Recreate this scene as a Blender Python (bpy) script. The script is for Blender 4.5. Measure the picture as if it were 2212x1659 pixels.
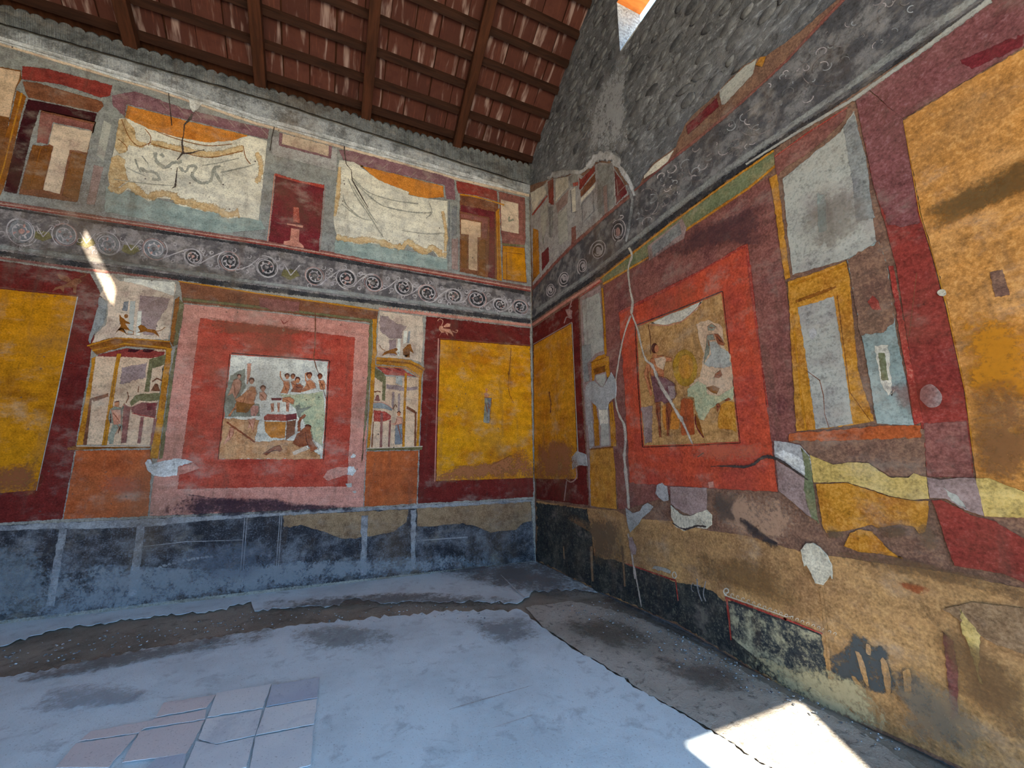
import bpy, bmesh, math, random
from mathutils import Vector, Matrix, noise, geometry

# ------------------------------------------------------------------ scene reset
for o in list(bpy.data.objects): bpy.data.objects.remove(o, do_unlink=True)
S = bpy.context.scene
COL = S.collection

# ------------------------------------------------------------------ camera (solved from the photo's vanishing points)
W, H, FPX = 2212.0, 1659.0, 873.29
YAW, PIT, ROL, EYE = math.radians(23.572), math.radians(10.597), math.radians(-0.4365), 1.6
fw = Vector((math.sin(YAW)*math.cos(PIT), math.cos(YAW)*math.cos(PIT), math.sin(PIT)))
rt0 = Vector((math.cos(YAW), -math.sin(YAW), 0)); up0 = rt0.cross(fw)
rt = rt0*math.cos(ROL) + up0*math.sin(ROL); up = -rt0*math.sin(ROL) + up0*math.cos(ROL)
cd = bpy.data.cameras.new('camera'); cam = bpy.data.objects.new('camera', cd); COL.objects.link(cam)
cam.matrix_world = Matrix(((rt.x, up.x, -fw.x, 0), (rt.y, up.y, -fw.y, 0), (rt.z, up.z, -fw.z, EYE), (0, 0, 0, 1)))
cd.sensor_fit = 'HORIZONTAL'; cd.sensor_width = 36.0; cd.lens = FPX/W*36.0
cd.clip_start = 0.05; cd.clip_end = 300
S.camera = cam
S.cycles.transparent_max_bounces = 24

# ------------------------------------------------------------------ sky, sun, exposure
SUN = Vector((0.49, 0.87, -0.922)).normalized()          # direction the sunlight travels
wd = bpy.data.worlds.new('sky'); S.world = wd; wd.use_nodes = True
nt = wd.node_tree; nt.nodes.clear()
wo = nt.nodes.new('ShaderNodeOutputWorld'); bg = nt.nodes.new('ShaderNodeBackground')
bg.inputs[0].default_value = (0.31, 0.61, 1.0, 1); bg.inputs[1].default_value = 5.0
nt.links.new(bg.outputs[0], wo.inputs[0])
sl = bpy.data.lights.new('sun', 'SUN'); sl.energy = 31; sl.color = (1, 0.90, 0.74); sl.angle = math.radians(0.53)
so = bpy.data.objects.new('sun', sl); COL.objects.link(so)
so.rotation_euler = SUN.to_track_quat('-Z', 'Y').to_euler(); so.location = (-6, -8, 12)
vs = S.view_settings
S.display_settings.display_device = 'sRGB'
vs.view_transform = 'Standard'; vs.look = 'None'; vs.gamma = 1.0; vs.use_curve_mapping = False
vs.exposure = 0.0

# ------------------------------------------------------------------ room dimensions and pixel -> wall projection
YB, XR, XL, YF = 6.17, 3.081, -4.5, -2.3                  # back, right, left, front planes
def ray(x, y): return rt*((x-W/2)/FPX) - up*((y-H/2)/FPX) + fw
def hit(w, x, y, off=0.0):
    d = ray(x, y)
    if w == 'B': p = d*(YB/d.y); return Vector((p.x, YB-off, p.z+EYE))
    if w == 'R': p = d*(XR/d.x); return Vector((XR-off, p.y, p.z+EYE))
    p = d*(-EYE/d.z); return Vector((p.x, p.y, off))
def proj(P):
    v = Vector(P) - Vector((0, 0, EYE)); z = v.dot(fw)
    return (v.dot(rt)/z*FPX+W/2, -v.dot(up)/z*FPX+H/2)
def Q(x0, y0, s=600/2212.0): return lambda *p: [(x0+a*s, y0+b*s) for a, b in p]
r11, r21, r31, r41 = [Q(x, 0) for x in (0, 550, 1100, 1612)]
r12, r22, r32, r42 = [Q(x, 400) for x in (0, 550, 1100, 1612)]
r13, r23, r33, r43 = [Q(x, 800) for x in (0, 550, 1100, 1612)]
r14, r24, r34, r44 = [Q(x, 1209) for x in (0, 550, 1100, 1612)]
k3 = 320/2212.0
PA, AL, AL2, AR, AR2 = Q(460, 750, k3), Q(180, 600, k3), Q(140, 790, k3), Q(770, 640, k3), Q(770, 760, k3)
PR, PR2, UR, UL, UL2, UC = Q(1350, 620, k3), Q(1350, 740, k3), Q(1130, 330, k3), Q(0, 120, k3), Q(0, 300, k3), Q(840, 370, k3)
k4 = 400/2212.0
D1, D2, DR = Q(220, 200, k4), Q(560, 260, k4), Q(1200, 1180, k4)
HT = Q(1200, 740, 240/2212.0)

# ------------------------------------------------------------------ materials
def lin(c): return tuple((v/255.0/12.92) if v < 10 else (((v/255.0)+0.055)/1.055)**2.4 for v in c)
def N(t, kind, **kw):
    n = t.nodes.new(kind)
    for k, v in kw.items(): setattr(n, k, v)
    return n
def setin(n, **kw):
    for k, v in kw.items(): n.inputs[k.replace('_', ' ')].default_value = v
def newmat(name):
    m = bpy.data.materials.new(name); m.use_nodes = True; t = m.node_tree; t.nodes.clear()
    o = N(t, 'ShaderNodeOutputMaterial'); b = N(t, 'ShaderNodeBsdfPrincipled')
    b.inputs['Roughness'].default_value = 0.9; b.inputs['Specular IOR Level'].default_value = 0.15
    t.links.new(b.outputs[0], o.inputs[0]); return m, t, b, o
def mathn(t, op, a, b=None, clamp=False):
    n = N(t, 'ShaderNodeMath', operation=op, use_clamp=clamp)
    for i, v in enumerate((a, b)):
        if v is None: continue
        if isinstance(v, (int, float)): n.inputs[i].default_value = v
        else: t.links.new(v, n.inputs[i])
    return n.outputs[0]
def maprange(t, v, a, b, c=0.0, d=1.0, smooth=True):
    n = N(t, 'ShaderNodeMapRange', interpolation_type='SMOOTHSTEP' if smooth else 'LINEAR')
    t.links.new(v, n.inputs[0])
    for i, x in enumerate((a, b, c, d)): n.inputs[i+1].default_value = x
    return n.outputs[0]
def mixc(t, f, a, b, mode='MIX'):
    n = N(t, 'ShaderNodeMix', data_type='RGBA', blend_type=mode)
    for s, v in ((n.inputs[0], f), (n.inputs[6], a), (n.inputs[7], b)):
        if isinstance(v, (int, float)): s.default_value = v
        elif isinstance(v, tuple): s.default_value = (*v, 1) if len(v) == 3 else v
        else: t.links.new(v, s)
    return n.outputs[2]
def noisen(t, vec, scale, detail=5, rough=0.6, dist=0.0):
    n = N(t, 'ShaderNodeTexNoise'); n.inputs['Scale'].default_value = scale; n.inputs['Detail'].default_value = detail
    n.inputs['Roughness'].default_value = rough; n.inputs['Distortion'].default_value = dist
    t.links.new(vec, n.inputs['Vector']); return n.outputs['Fac']
def stretch(t, vec, sc):
    n = N(t, 'ShaderNodeMapping'); n.inputs['Scale'].default_value = sc; t.links.new(vec, n.inputs['Vector']); return n.outputs[0]

def fresco_group():
    """weathered lime fresco: pigment, second tone, brush streaks, grain, pits and worn-through plaster"""
    g = bpy.data.node_groups.new('weathered_fresco', 'ShaderNodeTree')
    for nm, ty, dv in (('Color', 'NodeSocketColor', (.5, .5, .5, 1)), ('Second', 'NodeSocketColor', (.6, .6, .6, 1)),
                       ('Wash', 'NodeSocketColor', (.5, .4, .3, 1)), ('Scale', 'NodeSocketFloat', 2.5), ('Low', 'NodeSocketFloat', .45),
                       ('High', 'NodeSocketFloat', .75), ('Wear', 'NodeSocketFloat', .3), ('Pits', 'NodeSocketFloat', .7)):
        s = g.interface.new_socket(nm, in_out='INPUT', socket_type=ty); s.default_value = dv
    g.interface.new_socket('Color', in_out='OUTPUT', socket_type='NodeSocketColor')
    g.interface.new_socket('Height', in_out='OUTPUT', socket_type='NodeSocketFloat'); g.interface.new_socket('Alpha', in_out='OUTPUT', socket_type='NodeSocketFloat')
    i, o = N(g, 'NodeGroupInput'), N(g, 'NodeGroupOutput'); P = N(g, 'ShaderNodeNewGeometry').outputs['Position']
    nA = N(g, 'ShaderNodeTexNoise'); nA.inputs['Detail'].default_value = 9; nA.inputs['Roughness'].default_value = .66
    g.links.new(P, nA.inputs['Vector']); g.links.new(i.outputs['Scale'], nA.inputs['Scale'])
    mr = N(g, 'ShaderNodeMapRange', interpolation_type='SMOOTHSTEP'); g.links.new(nA.outputs['Fac'], mr.inputs[0])
    g.links.new(i.outputs['Low'], mr.inputs[1]); g.links.new(i.outputs['High'], mr.inputs[2])
    c = mixc(g, mr.outputs[0], i.outputs['Color'], i.outputs['Second'])
    st = noisen(g, stretch(g, P, (1.3, 1.3, 11)), 1.0, 4, .6)
    gr = noisen(g, P, 60, 4, .7)
    md = noisen(g, P, 14, 6, .68)
    v = mathn(g, 'ADD', mathn(g, 'MULTIPLY', st, .7), mathn(g, 'ADD', mathn(g, 'MULTIPLY', gr, 2.1), mathn(g, 'MULTIPLY', md, 1.3)))
    v = mathn(g, 'ADD', v, -1.03)                               # mean ~1
    cv = N(g, 'ShaderNodeCombineColor'); [g.links.new(v, cv.inputs[k]) for k in range(3)]
    c = mixc(g, 1.0, c, cv.outputs[0], 'MULTIPLY')
    big = noisen(g, P, .9, 9, .62); hz = noisen(g, stretch(g, P, (1, 1, 1.6)), 2.3, 10, .72, 0)
    c = mixc(g, maprange(g, big, .46, .72, 0, .52), c, lin((108, 88, 68)))
    c = mixc(g, maprange(g, hz, .50, .76, 0, .46), c, lin((186, 174, 160)))
    dr = noisen(g, stretch(g, P, (7, 7, .9)), 1.0, 6, .62)
    c = mixc(g, maprange(g, dr, .54, .74, 0, .38), c, lin((92, 76, 64)))
    wn = mathn(g, 'ADD', mathn(g, 'MULTIPLY', md, .4), mathn(g, 'MULTIPLY', gr, .6))
    wm = maprange(g, mathn(g, 'ADD', wn, mathn(g, 'MULTIPLY', i.outputs['Wear'], .22)),   .575, .72)
    c = mixc(g, mathn(g, 'MULTIPLY', wm, .55), c, i.outputs['Wash'])
    vo = N(g, 'ShaderNodeTexVoronoi'); vo.inputs['Scale'].default_value = 8.5; g.links.new(P, vo.inputs['Vector'])
    sp = N(g, 'ShaderNodeSeparateColor'); g.links.new(vo.outputs['Color'], sp.inputs[0])
    pit = mathn(g, 'MULTIPLY', mathn(g, 'LESS_THAN', mathn(g, 'ADD', vo.outputs['Distance'], mathn(g, 'MULTIPLY', gr, .12)), .15),
                mathn(g, 'GREATER_THAN', sp.outputs[0], .62))
    pit = mathn(g, 'MULTIPLY', pit, i.outputs['Pits'])
    c = mixc(g, pit, c, (.10, .08, .07))
    g.links.new(c, o.inputs['Color'])
    at = N(g, 'ShaderNodeAttribute', attribute_name='edge').outputs['Fac']
    en = mathn(g, 'ADD', at, mathn(g, 'MULTIPLY', mathn(g, 'SUBTRACT', mathn(g, 'ADD', mathn(g, 'MULTIPLY', gr, .6), mathn(g, 'MULTIPLY', md, .4)), .5), 2.2))
    g.links.new(mathn(g, 'SUBTRACT', 1.0, mathn(g, 'MULTIPLY', maprange(g, en, .45, .75), mathn(g, 'GREATER_THAN', at, .02))), o.inputs['Alpha'])
    hh = mathn(g, 'SUBTRACT', mathn(g, 'ADD', mathn(g, 'MULTIPLY', gr, .5), md), pit)
    g.links.new(hh, o.inputs['Height'])
    return g
FG = fresco_group()
PAL = {}
def pal(name, c1, c2=None, scale=2.5, lo=.45, hi=.75, wear=.3, pits=.7, wash=None, bump=.25):
    PAL[name] = (c1, c2 or tuple(min(255, v*.75+58) for v in c1), scale, lo, hi, wear, pits, wash or tuple(v*.55+75 for v in c1), bump)
MC = {}
def M(name):
    if name in MC: return MC[name]
    c1, c2, sc, lo, hi, wear, pits, wash, bump = PAL[name]
    m, t, b, o = newmat(name)
    g = N(t, 'ShaderNodeGroup'); g.node_tree = FG
    for k, v in (('Color', c1), ('Second', c2), ('Wash', wash)): g.inputs[k].default_value = (*lin(v), 1)
    for k, v in (('Scale', sc), ('Low', lo), ('High', hi), ('Wear', wear), ('Pits', pits)): g.inputs[k].default_value = v
    t.links.new(g.outputs['Color'], b.inputs['Base Color']); t.links.new(g.outputs['Alpha'], b.inputs['Alpha'])
    bp = N(t, 'ShaderNodeBump'); bp.inputs['Strength'].default_value = bump; bp.inputs['Distance'].default_value = .012
    t.links.new(g.outputs['Height'], bp.inputs['Height']); t.links.new(bp.outputs[0], b.inputs['Normal'])
    MC[name] = m; return m
def stainmat(rgb, strength, scale=5.0):
    key = ('stain', rgb, strength, scale)
    if key in MC: return MC[key]
    m, t, b, o = newmat('stain'); P = N(t, 'ShaderNodeNewGeometry').outputs['Position']
    at = N(t, 'ShaderNodeAttribute', attribute_name='a')
    n1 = noisen(t, P, scale, 9, .68); n2 = noisen(t, P, 34, 5, .7)
    f = mathn(t, 'ADD', at.outputs['Fac'], mathn(t, 'ADD', mathn(t, 'MULTIPLY', mathn(t, 'SUBTRACT', n1, .5), 2.4), mathn(t, 'MULTIPLY', mathn(t, 'SUBTRACT', n2, .5), 2.0)))
    f = mathn(t, 'MULTIPLY', maprange(t, f, .15, .95), mathn(t, 'MULTIPLY', maprange(t, at.outputs['Fac'], 0, .3), strength), True)
    b.inputs['Base Color'].default_value = (*lin(rgb), 1)
    t.links.new(mixc(t, n2, tuple(x*.75 for x in lin(rgb)), tuple(min(1, x*1.2) for x in lin(rgb))), b.inputs['Base Color'])
    t.links.new(f, b.inputs['Alpha'])
    MC[key] = m; return m

pal('plaster', (150, 146, 136), (120, 116, 108), 3)
pal('yellow', (205, 142, 18), (182, 112, 14), 2.2, .45, .7, .1, .7, (222, 168, 70))
pal('yellow_left', (186, 124, 14), (150, 94, 14), 2.0, .45, .7, .1, .6, (200, 145, 50))
pal('yellow_right', (202, 142, 30), (176, 112, 26), 2.4, .45, .7, .2, .5, (214, 160, 80))
pal('yellow_far', (192, 134, 68), (202, 150, 92), 2.0, .45, .72, .3, .5, (216, 172, 110))
pal('gold', (188, 128, 32), (150, 92, 24), 7, .45, .65, .25, .4, (214, 170, 90))
pal('gold_dark', (140, 86, 28), (112, 64, 24), 6, .45, .65, .2, .3)
pal('ochre', (192, 134, 44), (172, 108, 34), 5, .42, .68, .4, .4, (206, 160, 90))
pal('dark_red', (106, 36, 31), (88, 28, 27), 2.5, .45, .72, .08, .5, (140, 66, 60))
pal('maroon', (112, 40, 46), (90, 30, 38), 4, .45, .7, .15, .3, (140, 70, 80))
pal('maroon_dark', (58, 16, 22), (44, 12, 20), 4, .45, .7, .05, .2)
pal('red', (180, 78, 60), (162, 60, 46), 2.6, .42, .66, .15, .5, (204, 104, 84))
pal('red_right', (188, 78, 52), (172, 72, 58), 2.2, .42, .66, .15, .5, (206, 112, 84))
pal('red_band', (140, 58, 50), (116, 46, 43), 4, .45, .7, .15, .3)
pal('red_line', (168, 66, 56), (140, 50, 46), 6, .45, .7, .35, .2, (196, 150, 130))
pal('pink', (198, 138, 122), (176, 112, 98), 2.5, .45, .72, .25, .7, (206, 164, 148))
pal('orange', (178, 92, 48), (156, 74, 38), 3, .42, .7, .2, .6, (192, 124, 88))
pal('cloth_orange', (198, 128, 52), (180, 108, 40), 4, .45, .7, .2, .4, (208, 158, 100))
pal('purple_brown', (136, 86, 78), (112, 66, 66), 2.6, .42, .7, .35, .5, (160, 116, 104))
pal('purple', (130, 94, 102), (108, 70, 80), 5, .45, .7, .3, .3, (160, 140, 150))
pal('purple_grey', (156, 134, 130), (134, 110, 106), 4, .45, .7, .3, .4)
pal('brown', (124, 78, 54), (100, 60, 42), 5, .45, .7, .3, .4, (150, 110, 84))
pal('shutter', (126, 80, 36), (104, 62, 28), 5, .45, .7, .2, .4)
pal('cream', (206, 186, 164), (176, 152, 136), 4, .45, .68, .2, 1, (160, 140, 128))
pal('cream_warm', (210, 182, 152), (190, 158, 132), 4, .45, .68, .2, 1, (168, 140, 120))
pal('plum', (128, 80, 80), (110, 60, 62), 2.4, .42, .7, .25, .4, (150, 120, 124))
pal('cloth', (222, 218, 202), (190, 188, 178), 4.5, .42, .66, .2, 1, (150, 148, 140))
pal('cloth_fold', (150, 152, 144), (170, 168, 154), 8, .45, .7, .3, .3)
pal('cloth_ochre', (196, 164, 118), (206, 184, 144), 8, .42, .66, .4, .5, (206, 196, 168))
pal('teal', (134, 152, 150), (164, 178, 174), 6, .42, .66, .3, .3, (112, 126, 126))
pal('greengrey', (142, 146, 144), (120, 120, 122), 6, .42, .68, .3, .4)
pal('lavender', (172, 172, 172), (150, 146, 148), 6, .42, .68, .3, .4)
pal('grey_light', (176, 178, 170), (154, 150, 146), 4, .42, .68, .3, .8, (140, 130, 120))
pal('grey_plaster', (168, 171, 171), (156, 160, 160), 3, .4, .7, .0, .0, None, .15)
pal('white_plaster', (214, 216, 216), (196, 196, 190), 5, .4, .7, .0, .0, None, .5)
pal('cream_plaster', (208, 202, 182), (190, 184, 166), 6, .4, .7, .1, .0, None, .6)
pal('pale_plaster', (196, 168, 96), (206, 184, 122), 4, .4, .7, .2, .1, None, .25)
pal('tan', (190, 150, 100), (152, 116, 80), 1.7, .38, .64, .25, .6, (206, 172, 122), .5)
pal('tan_dark', (150, 122, 92), (126, 98, 74), 3, .4, .68, .4, .5, (170, 146, 116), .4)
pal('mauve_brown', (128, 98, 82), (110, 80, 70), 4, .42, .7, .4, .4, (160, 124, 96))
pal('frieze', (92, 88, 90), (146, 140, 140), 9, .42, .62, .3, .5, (78, 76, 84))
pal('frieze_dark', (46, 46, 50), (72, 72, 74), 5, .42, .7, .3, .3)
pal('frieze_right', (80, 80, 84), (134, 133, 134), 8, .42, .64, .4, .5, (60, 62, 70))
pal('scroll', (192, 186, 188), (160, 154, 158), 10, .4, .6, .3, .2, (100, 96, 104))
pal('scroll_pink', (182, 142, 134), (150, 120, 118), 10, .4, .6, .3, .2)
pal('olive', (112, 106, 72), (92, 86, 56), 6, .42, .68, .3, .4)
pal('green', (112, 120, 88), (140, 132, 96), 6, .42, .68, .3, .4)
pal('dado', (50, 50, 55), (116, 117, 122), 3.4, .44, .70, .35, .3, (128, 132, 142), .35)
pal('dado_right', (50, 54, 56), (96, 94, 84), 3, .48, .74, .3, .3, (150, 146, 120), .4)
pal('dado_pale', (62, 68, 72), (196, 192, 160), 5.5, .48, .66, .45, .3, (196, 188, 150), .5)
pal('dado_line', (150, 150, 152), (112, 112, 118), 6, .42, .66, .3, .2)
pal('skin', (192, 128, 88), (174, 104, 70), 12, .42, .66, .1, .2)
pal('skin_dark', (148, 84, 54), (122, 62, 40), 12, .42, .66, .1, .2)
pal('skin_pink', (204, 148, 122), (186, 124, 98), 12, .42, .66, .15, .2)
pal('drape_green', (140, 142, 126), (122, 122, 108), 10, .42, .66, .2, .3)
pal('drape_grey', (112, 116, 122), (134, 134, 134), 10, .42, .66, .2, .3)
pal('hair', (92, 46, 34), (72, 36, 28), 12, .42, .66, .1, .1)
pal('landscape', (196, 150, 108), (176, 122, 80), 6, .42, .66, .2, .4)
pal('picture_tan', (186, 142, 88), (160, 118, 74), 5, .42, .66, .35, .5, (206, 172, 128))
pal('shield', (176, 136, 44), (152, 112, 34), 8, .42, .66, .25, .2, (200, 170, 90))
pal('tunic', (108, 68, 72), (132, 96, 98), 8, .42, .66, .2, .2)
pal('sage', (170, 178, 146), (190, 184, 146), 9, .42, .66, .3, .8, (206, 182, 140))
pal('crack', (72, 62, 60), (50, 44, 44), 10, .4, .7, 0, 0)
pal('crack_fill', (196, 190, 176), (178, 164, 156), 8, .4, .7, .1, 0, None, .3)
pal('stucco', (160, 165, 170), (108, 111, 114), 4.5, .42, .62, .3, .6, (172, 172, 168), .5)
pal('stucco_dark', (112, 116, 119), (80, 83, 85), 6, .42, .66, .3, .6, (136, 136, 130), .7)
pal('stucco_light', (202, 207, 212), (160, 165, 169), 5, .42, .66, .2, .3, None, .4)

# ------------------------------------------------------------------ mesh helpers
def mesh_obj(name, verts, faces, mats, parent=None, fmat=None, smooth=False):
    me = bpy.data.meshes.new(name); me.from_pydata([tuple(v) for v in verts], [], faces)
    for m in mats: me.materials.append(m)
    if fmat: me.polygons.foreach_set('material_index', fmat)
    if smooth: me.polygons.foreach_set('use_smooth', [True]*len(me.polygons))
    me.update(); o = bpy.data.objects.new(name, me); COL.objects.link(o)
    if parent: o.parent = parent
    return o
def tag(o, label=None, cat=None, group=None, kind=None):
    for k, v in (('label', label), ('category', cat), ('group', group), ('kind', kind)):
        if v: o[k] = v
    return o
def boxv(x0, x1, y0, y1, z0, z1):
    v = [(x, y, z) for x in (x0, x1) for y in (y0, y1) for z in (z0, z1)]
    f = [(0, 1, 3, 2), (4, 6, 7, 5), (0, 4, 5, 1), (2, 3, 7, 6), (0, 2, 6, 4), (1, 5, 7, 3)]
    return v, f
def box(name, m, a, parent=None):
    v, f = boxv(*a); return mesh_obj(name, v, f, [m], parent)

def ragged(pts, amp, step, rnd):
    """break a polygon's straight edges into an uneven painted / broken edge"""
    if amp <= 0: return pts
    out = []
    n = len(pts)
    for i in range(n):
        a, b = pts[i], pts[(i+1) % n]
        dx, dy = b[0]-a[0], b[1]-a[1]; L = math.hypot(dx, dy)
        k = max(1, int(L/step)); out.append(a)
        for j in range(1, k):
            t = j/k; r = rnd.gauss(0, amp*.6)
            out.append((a[0]+dx*t - dy/L*r, a[1]+dy*t + dx/L*r))
    return out
def ribbon(pts, w):
    if not isinstance(w, (list, tuple)): w = [w]*len(pts)
    L, R = [], []
    for i, p in enumerate(pts):
        a = pts[max(0, i-1)]; b = pts[min(len(pts)-1, i+1)]
        dx, dy = b[0]-a[0], b[1]-a[1]; d = math.hypot(dx, dy) or 1
        h = w[i]/2; L.append((p[0]-dy/d*h, p[1]+dx/d*h)); R.append((p[0]+dy/d*h, p[1]-dx/d*h))
    return L, R
def smoothline(pts, k=4):
    if len(pts) < 3: return pts
    P = [pts[0]] + list(pts) + [pts[-1]]; out = []
    for i in range(1, len(P)-2):
        p0, p1, p2, p3 = P[i-1:i+3]
        for j in range(k):
            t = j/k
            out.append(tuple(.5*((2*p1[c]) + (-p0[c]+p2[c])*t + (2*p0[c]-5*p1[c]+4*p2[c]-p3[c])*t*t + (-p0[c]+3*p1[c]-3*p2[c]+p3[c])*t**3) for c in (0, 1)))
    out.append(pts[-1]); return out
class Paint:
    """one painted (or plastered) part of a wall; shapes are given where they lie on that wall"""
    n = 0
    def __init__(s, name, wall, layer, parent, label=None, seed=None):
        s.name, s.w, s.layer, s.parent, s.label = name, wall, layer, parent, label
        s.v, s.f, s.fm, s.mats, s.e = [], [], [], [], []; s.i = 0; Paint.n += 1; s.g = Paint.n % 6
        s.rnd = random.Random(seed if seed is not None else name+str(layer))
    def _m(s, mat):
        if mat not in s.mats: s.mats.append(mat)
        return s.mats.index(mat)
    def off(s):
        o = s.layer*.0018 + s.i*.00004 + s.g*.000009; s.i += 1; return o
    def _tri(s, pts, mat, off, thick=0):
        n = len(pts); area = 0; per = 0
        for k in range(n):
            (x0, y0), (x1, y1) = pts[k], pts[(k+1) % n]; area += x0*y1-x1*y0; per += math.hypot(x1-x0, y1-y0)
        sg = 1 if area > 0 else -1; we = min(3.4, .5*abs(area)/2/max(per, 1e-6))
        inner = pts; base0 = len(s.v)
        mi = s._m(mat); want = {'B': Vector((0, -1, 0)), 'R': Vector((-1, 0, 0)), 'F': Vector((0, 0, 1))}[s.w]
        if not thick:
            inner = []
            for k in range(n):
                a, p, b = pts[k-1], pts[k], pts[(k+1) % n]
                d1 = (p[0]-a[0], p[1]-a[1]); d2 = (b[0]-p[0], b[1]-p[1]); l1 = math.hypot(*d1) or 1; l2 = math.hypot(*d2) or 1
                nx = -(d1[1]/l1+d2[1]/l2)*sg; ny = (d1[0]/l1+d2[0]/l2)*sg; l = math.hypot(nx, ny)
                if l < .25: inner.append(p); continue
                q = we*min(2.0/l, 1.8)/l; inner.append((p[0]+nx*q, p[1]+ny*q))
            s.v += [hit(s.w, x, y, off) for x, y in pts]; s.e += [1.0]*n
        base = len(s.v); P3 = [hit(s.w, x, y, off) for x, y in inner]
        ax = {'B': (0, 2), 'R': (1, 2), 'F': (0, 1)}[s.w]
        tris = geometry.tessellate_polygon([[Vector((p[ax[0]], p[ax[1]], 0)) for p in P3]])
        s.v += P3; s.e += [0.0]*n
        for t in tris:
            a, b, c = (P3[k] for k in t); nn = (b-a).cross(c-a)
            if nn.length < 1e-10: continue
            t = tuple(t) if nn.dot(want) > 0 else tuple(reversed(t))
            s.f.append(tuple(base+k for k in t)); s.fm.append(mi)
        if not thick:
            for k in range(n):
                k2 = (k+1) % n; s.f.append((base0+k, base0+k2, base+k2, base+k)); s.fm.append(mi)
        if thick:
            b2 = len(s.v); s.v += [hit(s.w, x, y, off-thick) for x, y in pts]; s.e += [0.0]*n
            for k in range(n):
                s.f.append((base+k, base+(k+1) % n, b2+(k+1) % n, b2+k)); s.fm.append(mi)
    def fill(s, pts, mat, rag=.8, step=7, thick=0, curve=0):
        if curve: pts = smoothline(list(pts)+[pts[0]], curve)[:-1]
        s._tri(ragged(pts, rag, step, s.rnd), mat, s.off(), thick); return s
    def line(s, pts, w, mat, curve=0, rag=0):
        if curve: 
            n0 = len(pts); pts = smoothline(pts, curve)
            if isinstance(w, (list, tuple)): w = [w[min(n0-1, i//curve)] for i in range(len(pts))]
        if not isinstance(w, (list, tuple)): w = [w]*len(pts)
        if rag: w = [max(.4, x*(1+s.rnd.uniform(-rag, rag))) for x in w]
        L, R = ribbon(pts, w); o = s.off(); mi = s._m(mat); b = len(s.v); n = len(pts)
        s.v += [hit(s.w, x, y, o) for x, y in L] + [hit(s.w, x, y, o) for x, y in pts] + [hit(s.w, x, y, o) for x, y in R]
        ew = .8 if max(w) > 2.6 else .55
        s.e += [ew]*n + [0.0]*n + [ew]*n
        for k in range(n-1):
            s.f.append((b+k, b+k+1, b+n+k+1, b+n+k)); s.f.append((b+n+k, b+n+k+1, b+2*n+k+1, b+2*n+k)); s.fm += [mi, mi]
        return s
    def ell(s, cx, cy, rx, ry, mat, n=18, rot=0, rag=0):
        c, sn = math.cos(rot), math.sin(rot)
        pts = [(cx+rx*math.cos(a)*c-ry*math.sin(a)*sn, cy+rx*math.cos(a)*sn+ry*math.sin(a)*c) for a in (2*math.pi*k/n for k in range(n))]
        if rag: pts = [(x+s.rnd.gauss(0, rag), y+s.rnd.gauss(0, rag)) for x, y in pts]
        s._tri(pts, mat, s.off()); return s
    def arc(s, cx, cy, rx, ry, w, mat, a0=0, a1=2*math.pi, n=22, spiral=0.0, slope=0.0):
        pts = []
        for k in range(n+1):
            t = k/n; a = a0+(a1-a0)*t; q = 1-spiral*t
            X = rx*q*math.cos(a); pts.append((cx+X, cy+ry*q*math.sin(a)+slope*X))
        return s.line(pts, w, mat)
    def build(s):
        o = mesh_obj(s.name, s.v, s.f, [M(m) if isinstance(m, str) else m for m in s.mats], s.parent, s.fm)
        at = o.data.attributes.new('edge', 'FLOAT', 'POINT'); at.data.foreach_set('value', s.e)
        if s.label: o['label'] = s.label
        return o
def stain(wall, layer, parent, pts, rgb, strength=.7, scale=5.0, name='stain', label=None, rings=(0, .4, .62, .8, .92, 1), fall=2.2):
    pts = smoothline(list(pts)+[pts[0]], 5)[:-1]; n = len(pts)
    cx, cy = sum(p[0] for p in pts)/n, sum(p[1] for p in pts)/n; Paint.n += 1; off = layer*.0018 + (Paint.n % 40)*.00004
    v = [hit(wall, cx, cy, off)]; a = [1.0]; f = []
    for q in rings[1:]:
        for p in pts: v.append(hit(wall, cx+(p[0]-cx)*q, cy+(p[1]-cy)*q, off)); a.append(1-q**fall)
    for k in range(n): f.append((0, 1+k, 1+(k+1) % n))
    for r in range(len(rings)-2):
        for k in range(n): f.append((1+r*n+k, 1+(r+1)*n+k, 1+(r+1)*n+(k+1) % n, 1+r*n+(k+1) % n))
    o = mesh_obj(name, v, f, [stainmat(rgb, strength, scale)], parent)
    at = o.data.attributes.new('a', 'FLOAT', 'POINT'); at.data.foreach_set('value', a)
    if label: o['label'] = label
    return o
# ------------------------------------------------------------------ structure materials
def masonry_mat():
    m, t, b, o = newmat('rubble_masonry'); P = N(t, 'ShaderNodeNewGeometry').outputs['Position']
    n1 = noisen(t, P, 2.2, 8, .65); n2 = noisen(t, stretch(t, P, (1, 1, 1.9)), 9, 8, .7); n3 = noisen(t, P, 45, 4, .7)
    c = mixc(t, maprange(t, n1, .42, .66), lin((112, 115, 120)), lin((142, 145, 150)))
    c = mixc(t, maprange(t, n2, .52, .64, 0, .8), c, lin((80, 81, 84)))
    c = mixc(t, maprange(t, n2, .46, .36, 0, .75), c, lin((182, 188, 196)))
    c = mixc(t, maprange(t, n3, .5, .75), c, lin((148, 150, 152)))
    t.links.new(c, b.inputs['Base Color'])
    bp = N(t, 'ShaderNodeBump'); bp.inputs['Strength'].default_value = .9; bp.inputs['Distance'].default_value = .04
    t.links.new(mathn(t, 'ADD', n2, mathn(t, 'MULTIPLY', n3, .35)), bp.inputs['Height']); t.links.new(bp.outputs[0], b.inputs['Normal']); return m
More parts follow.
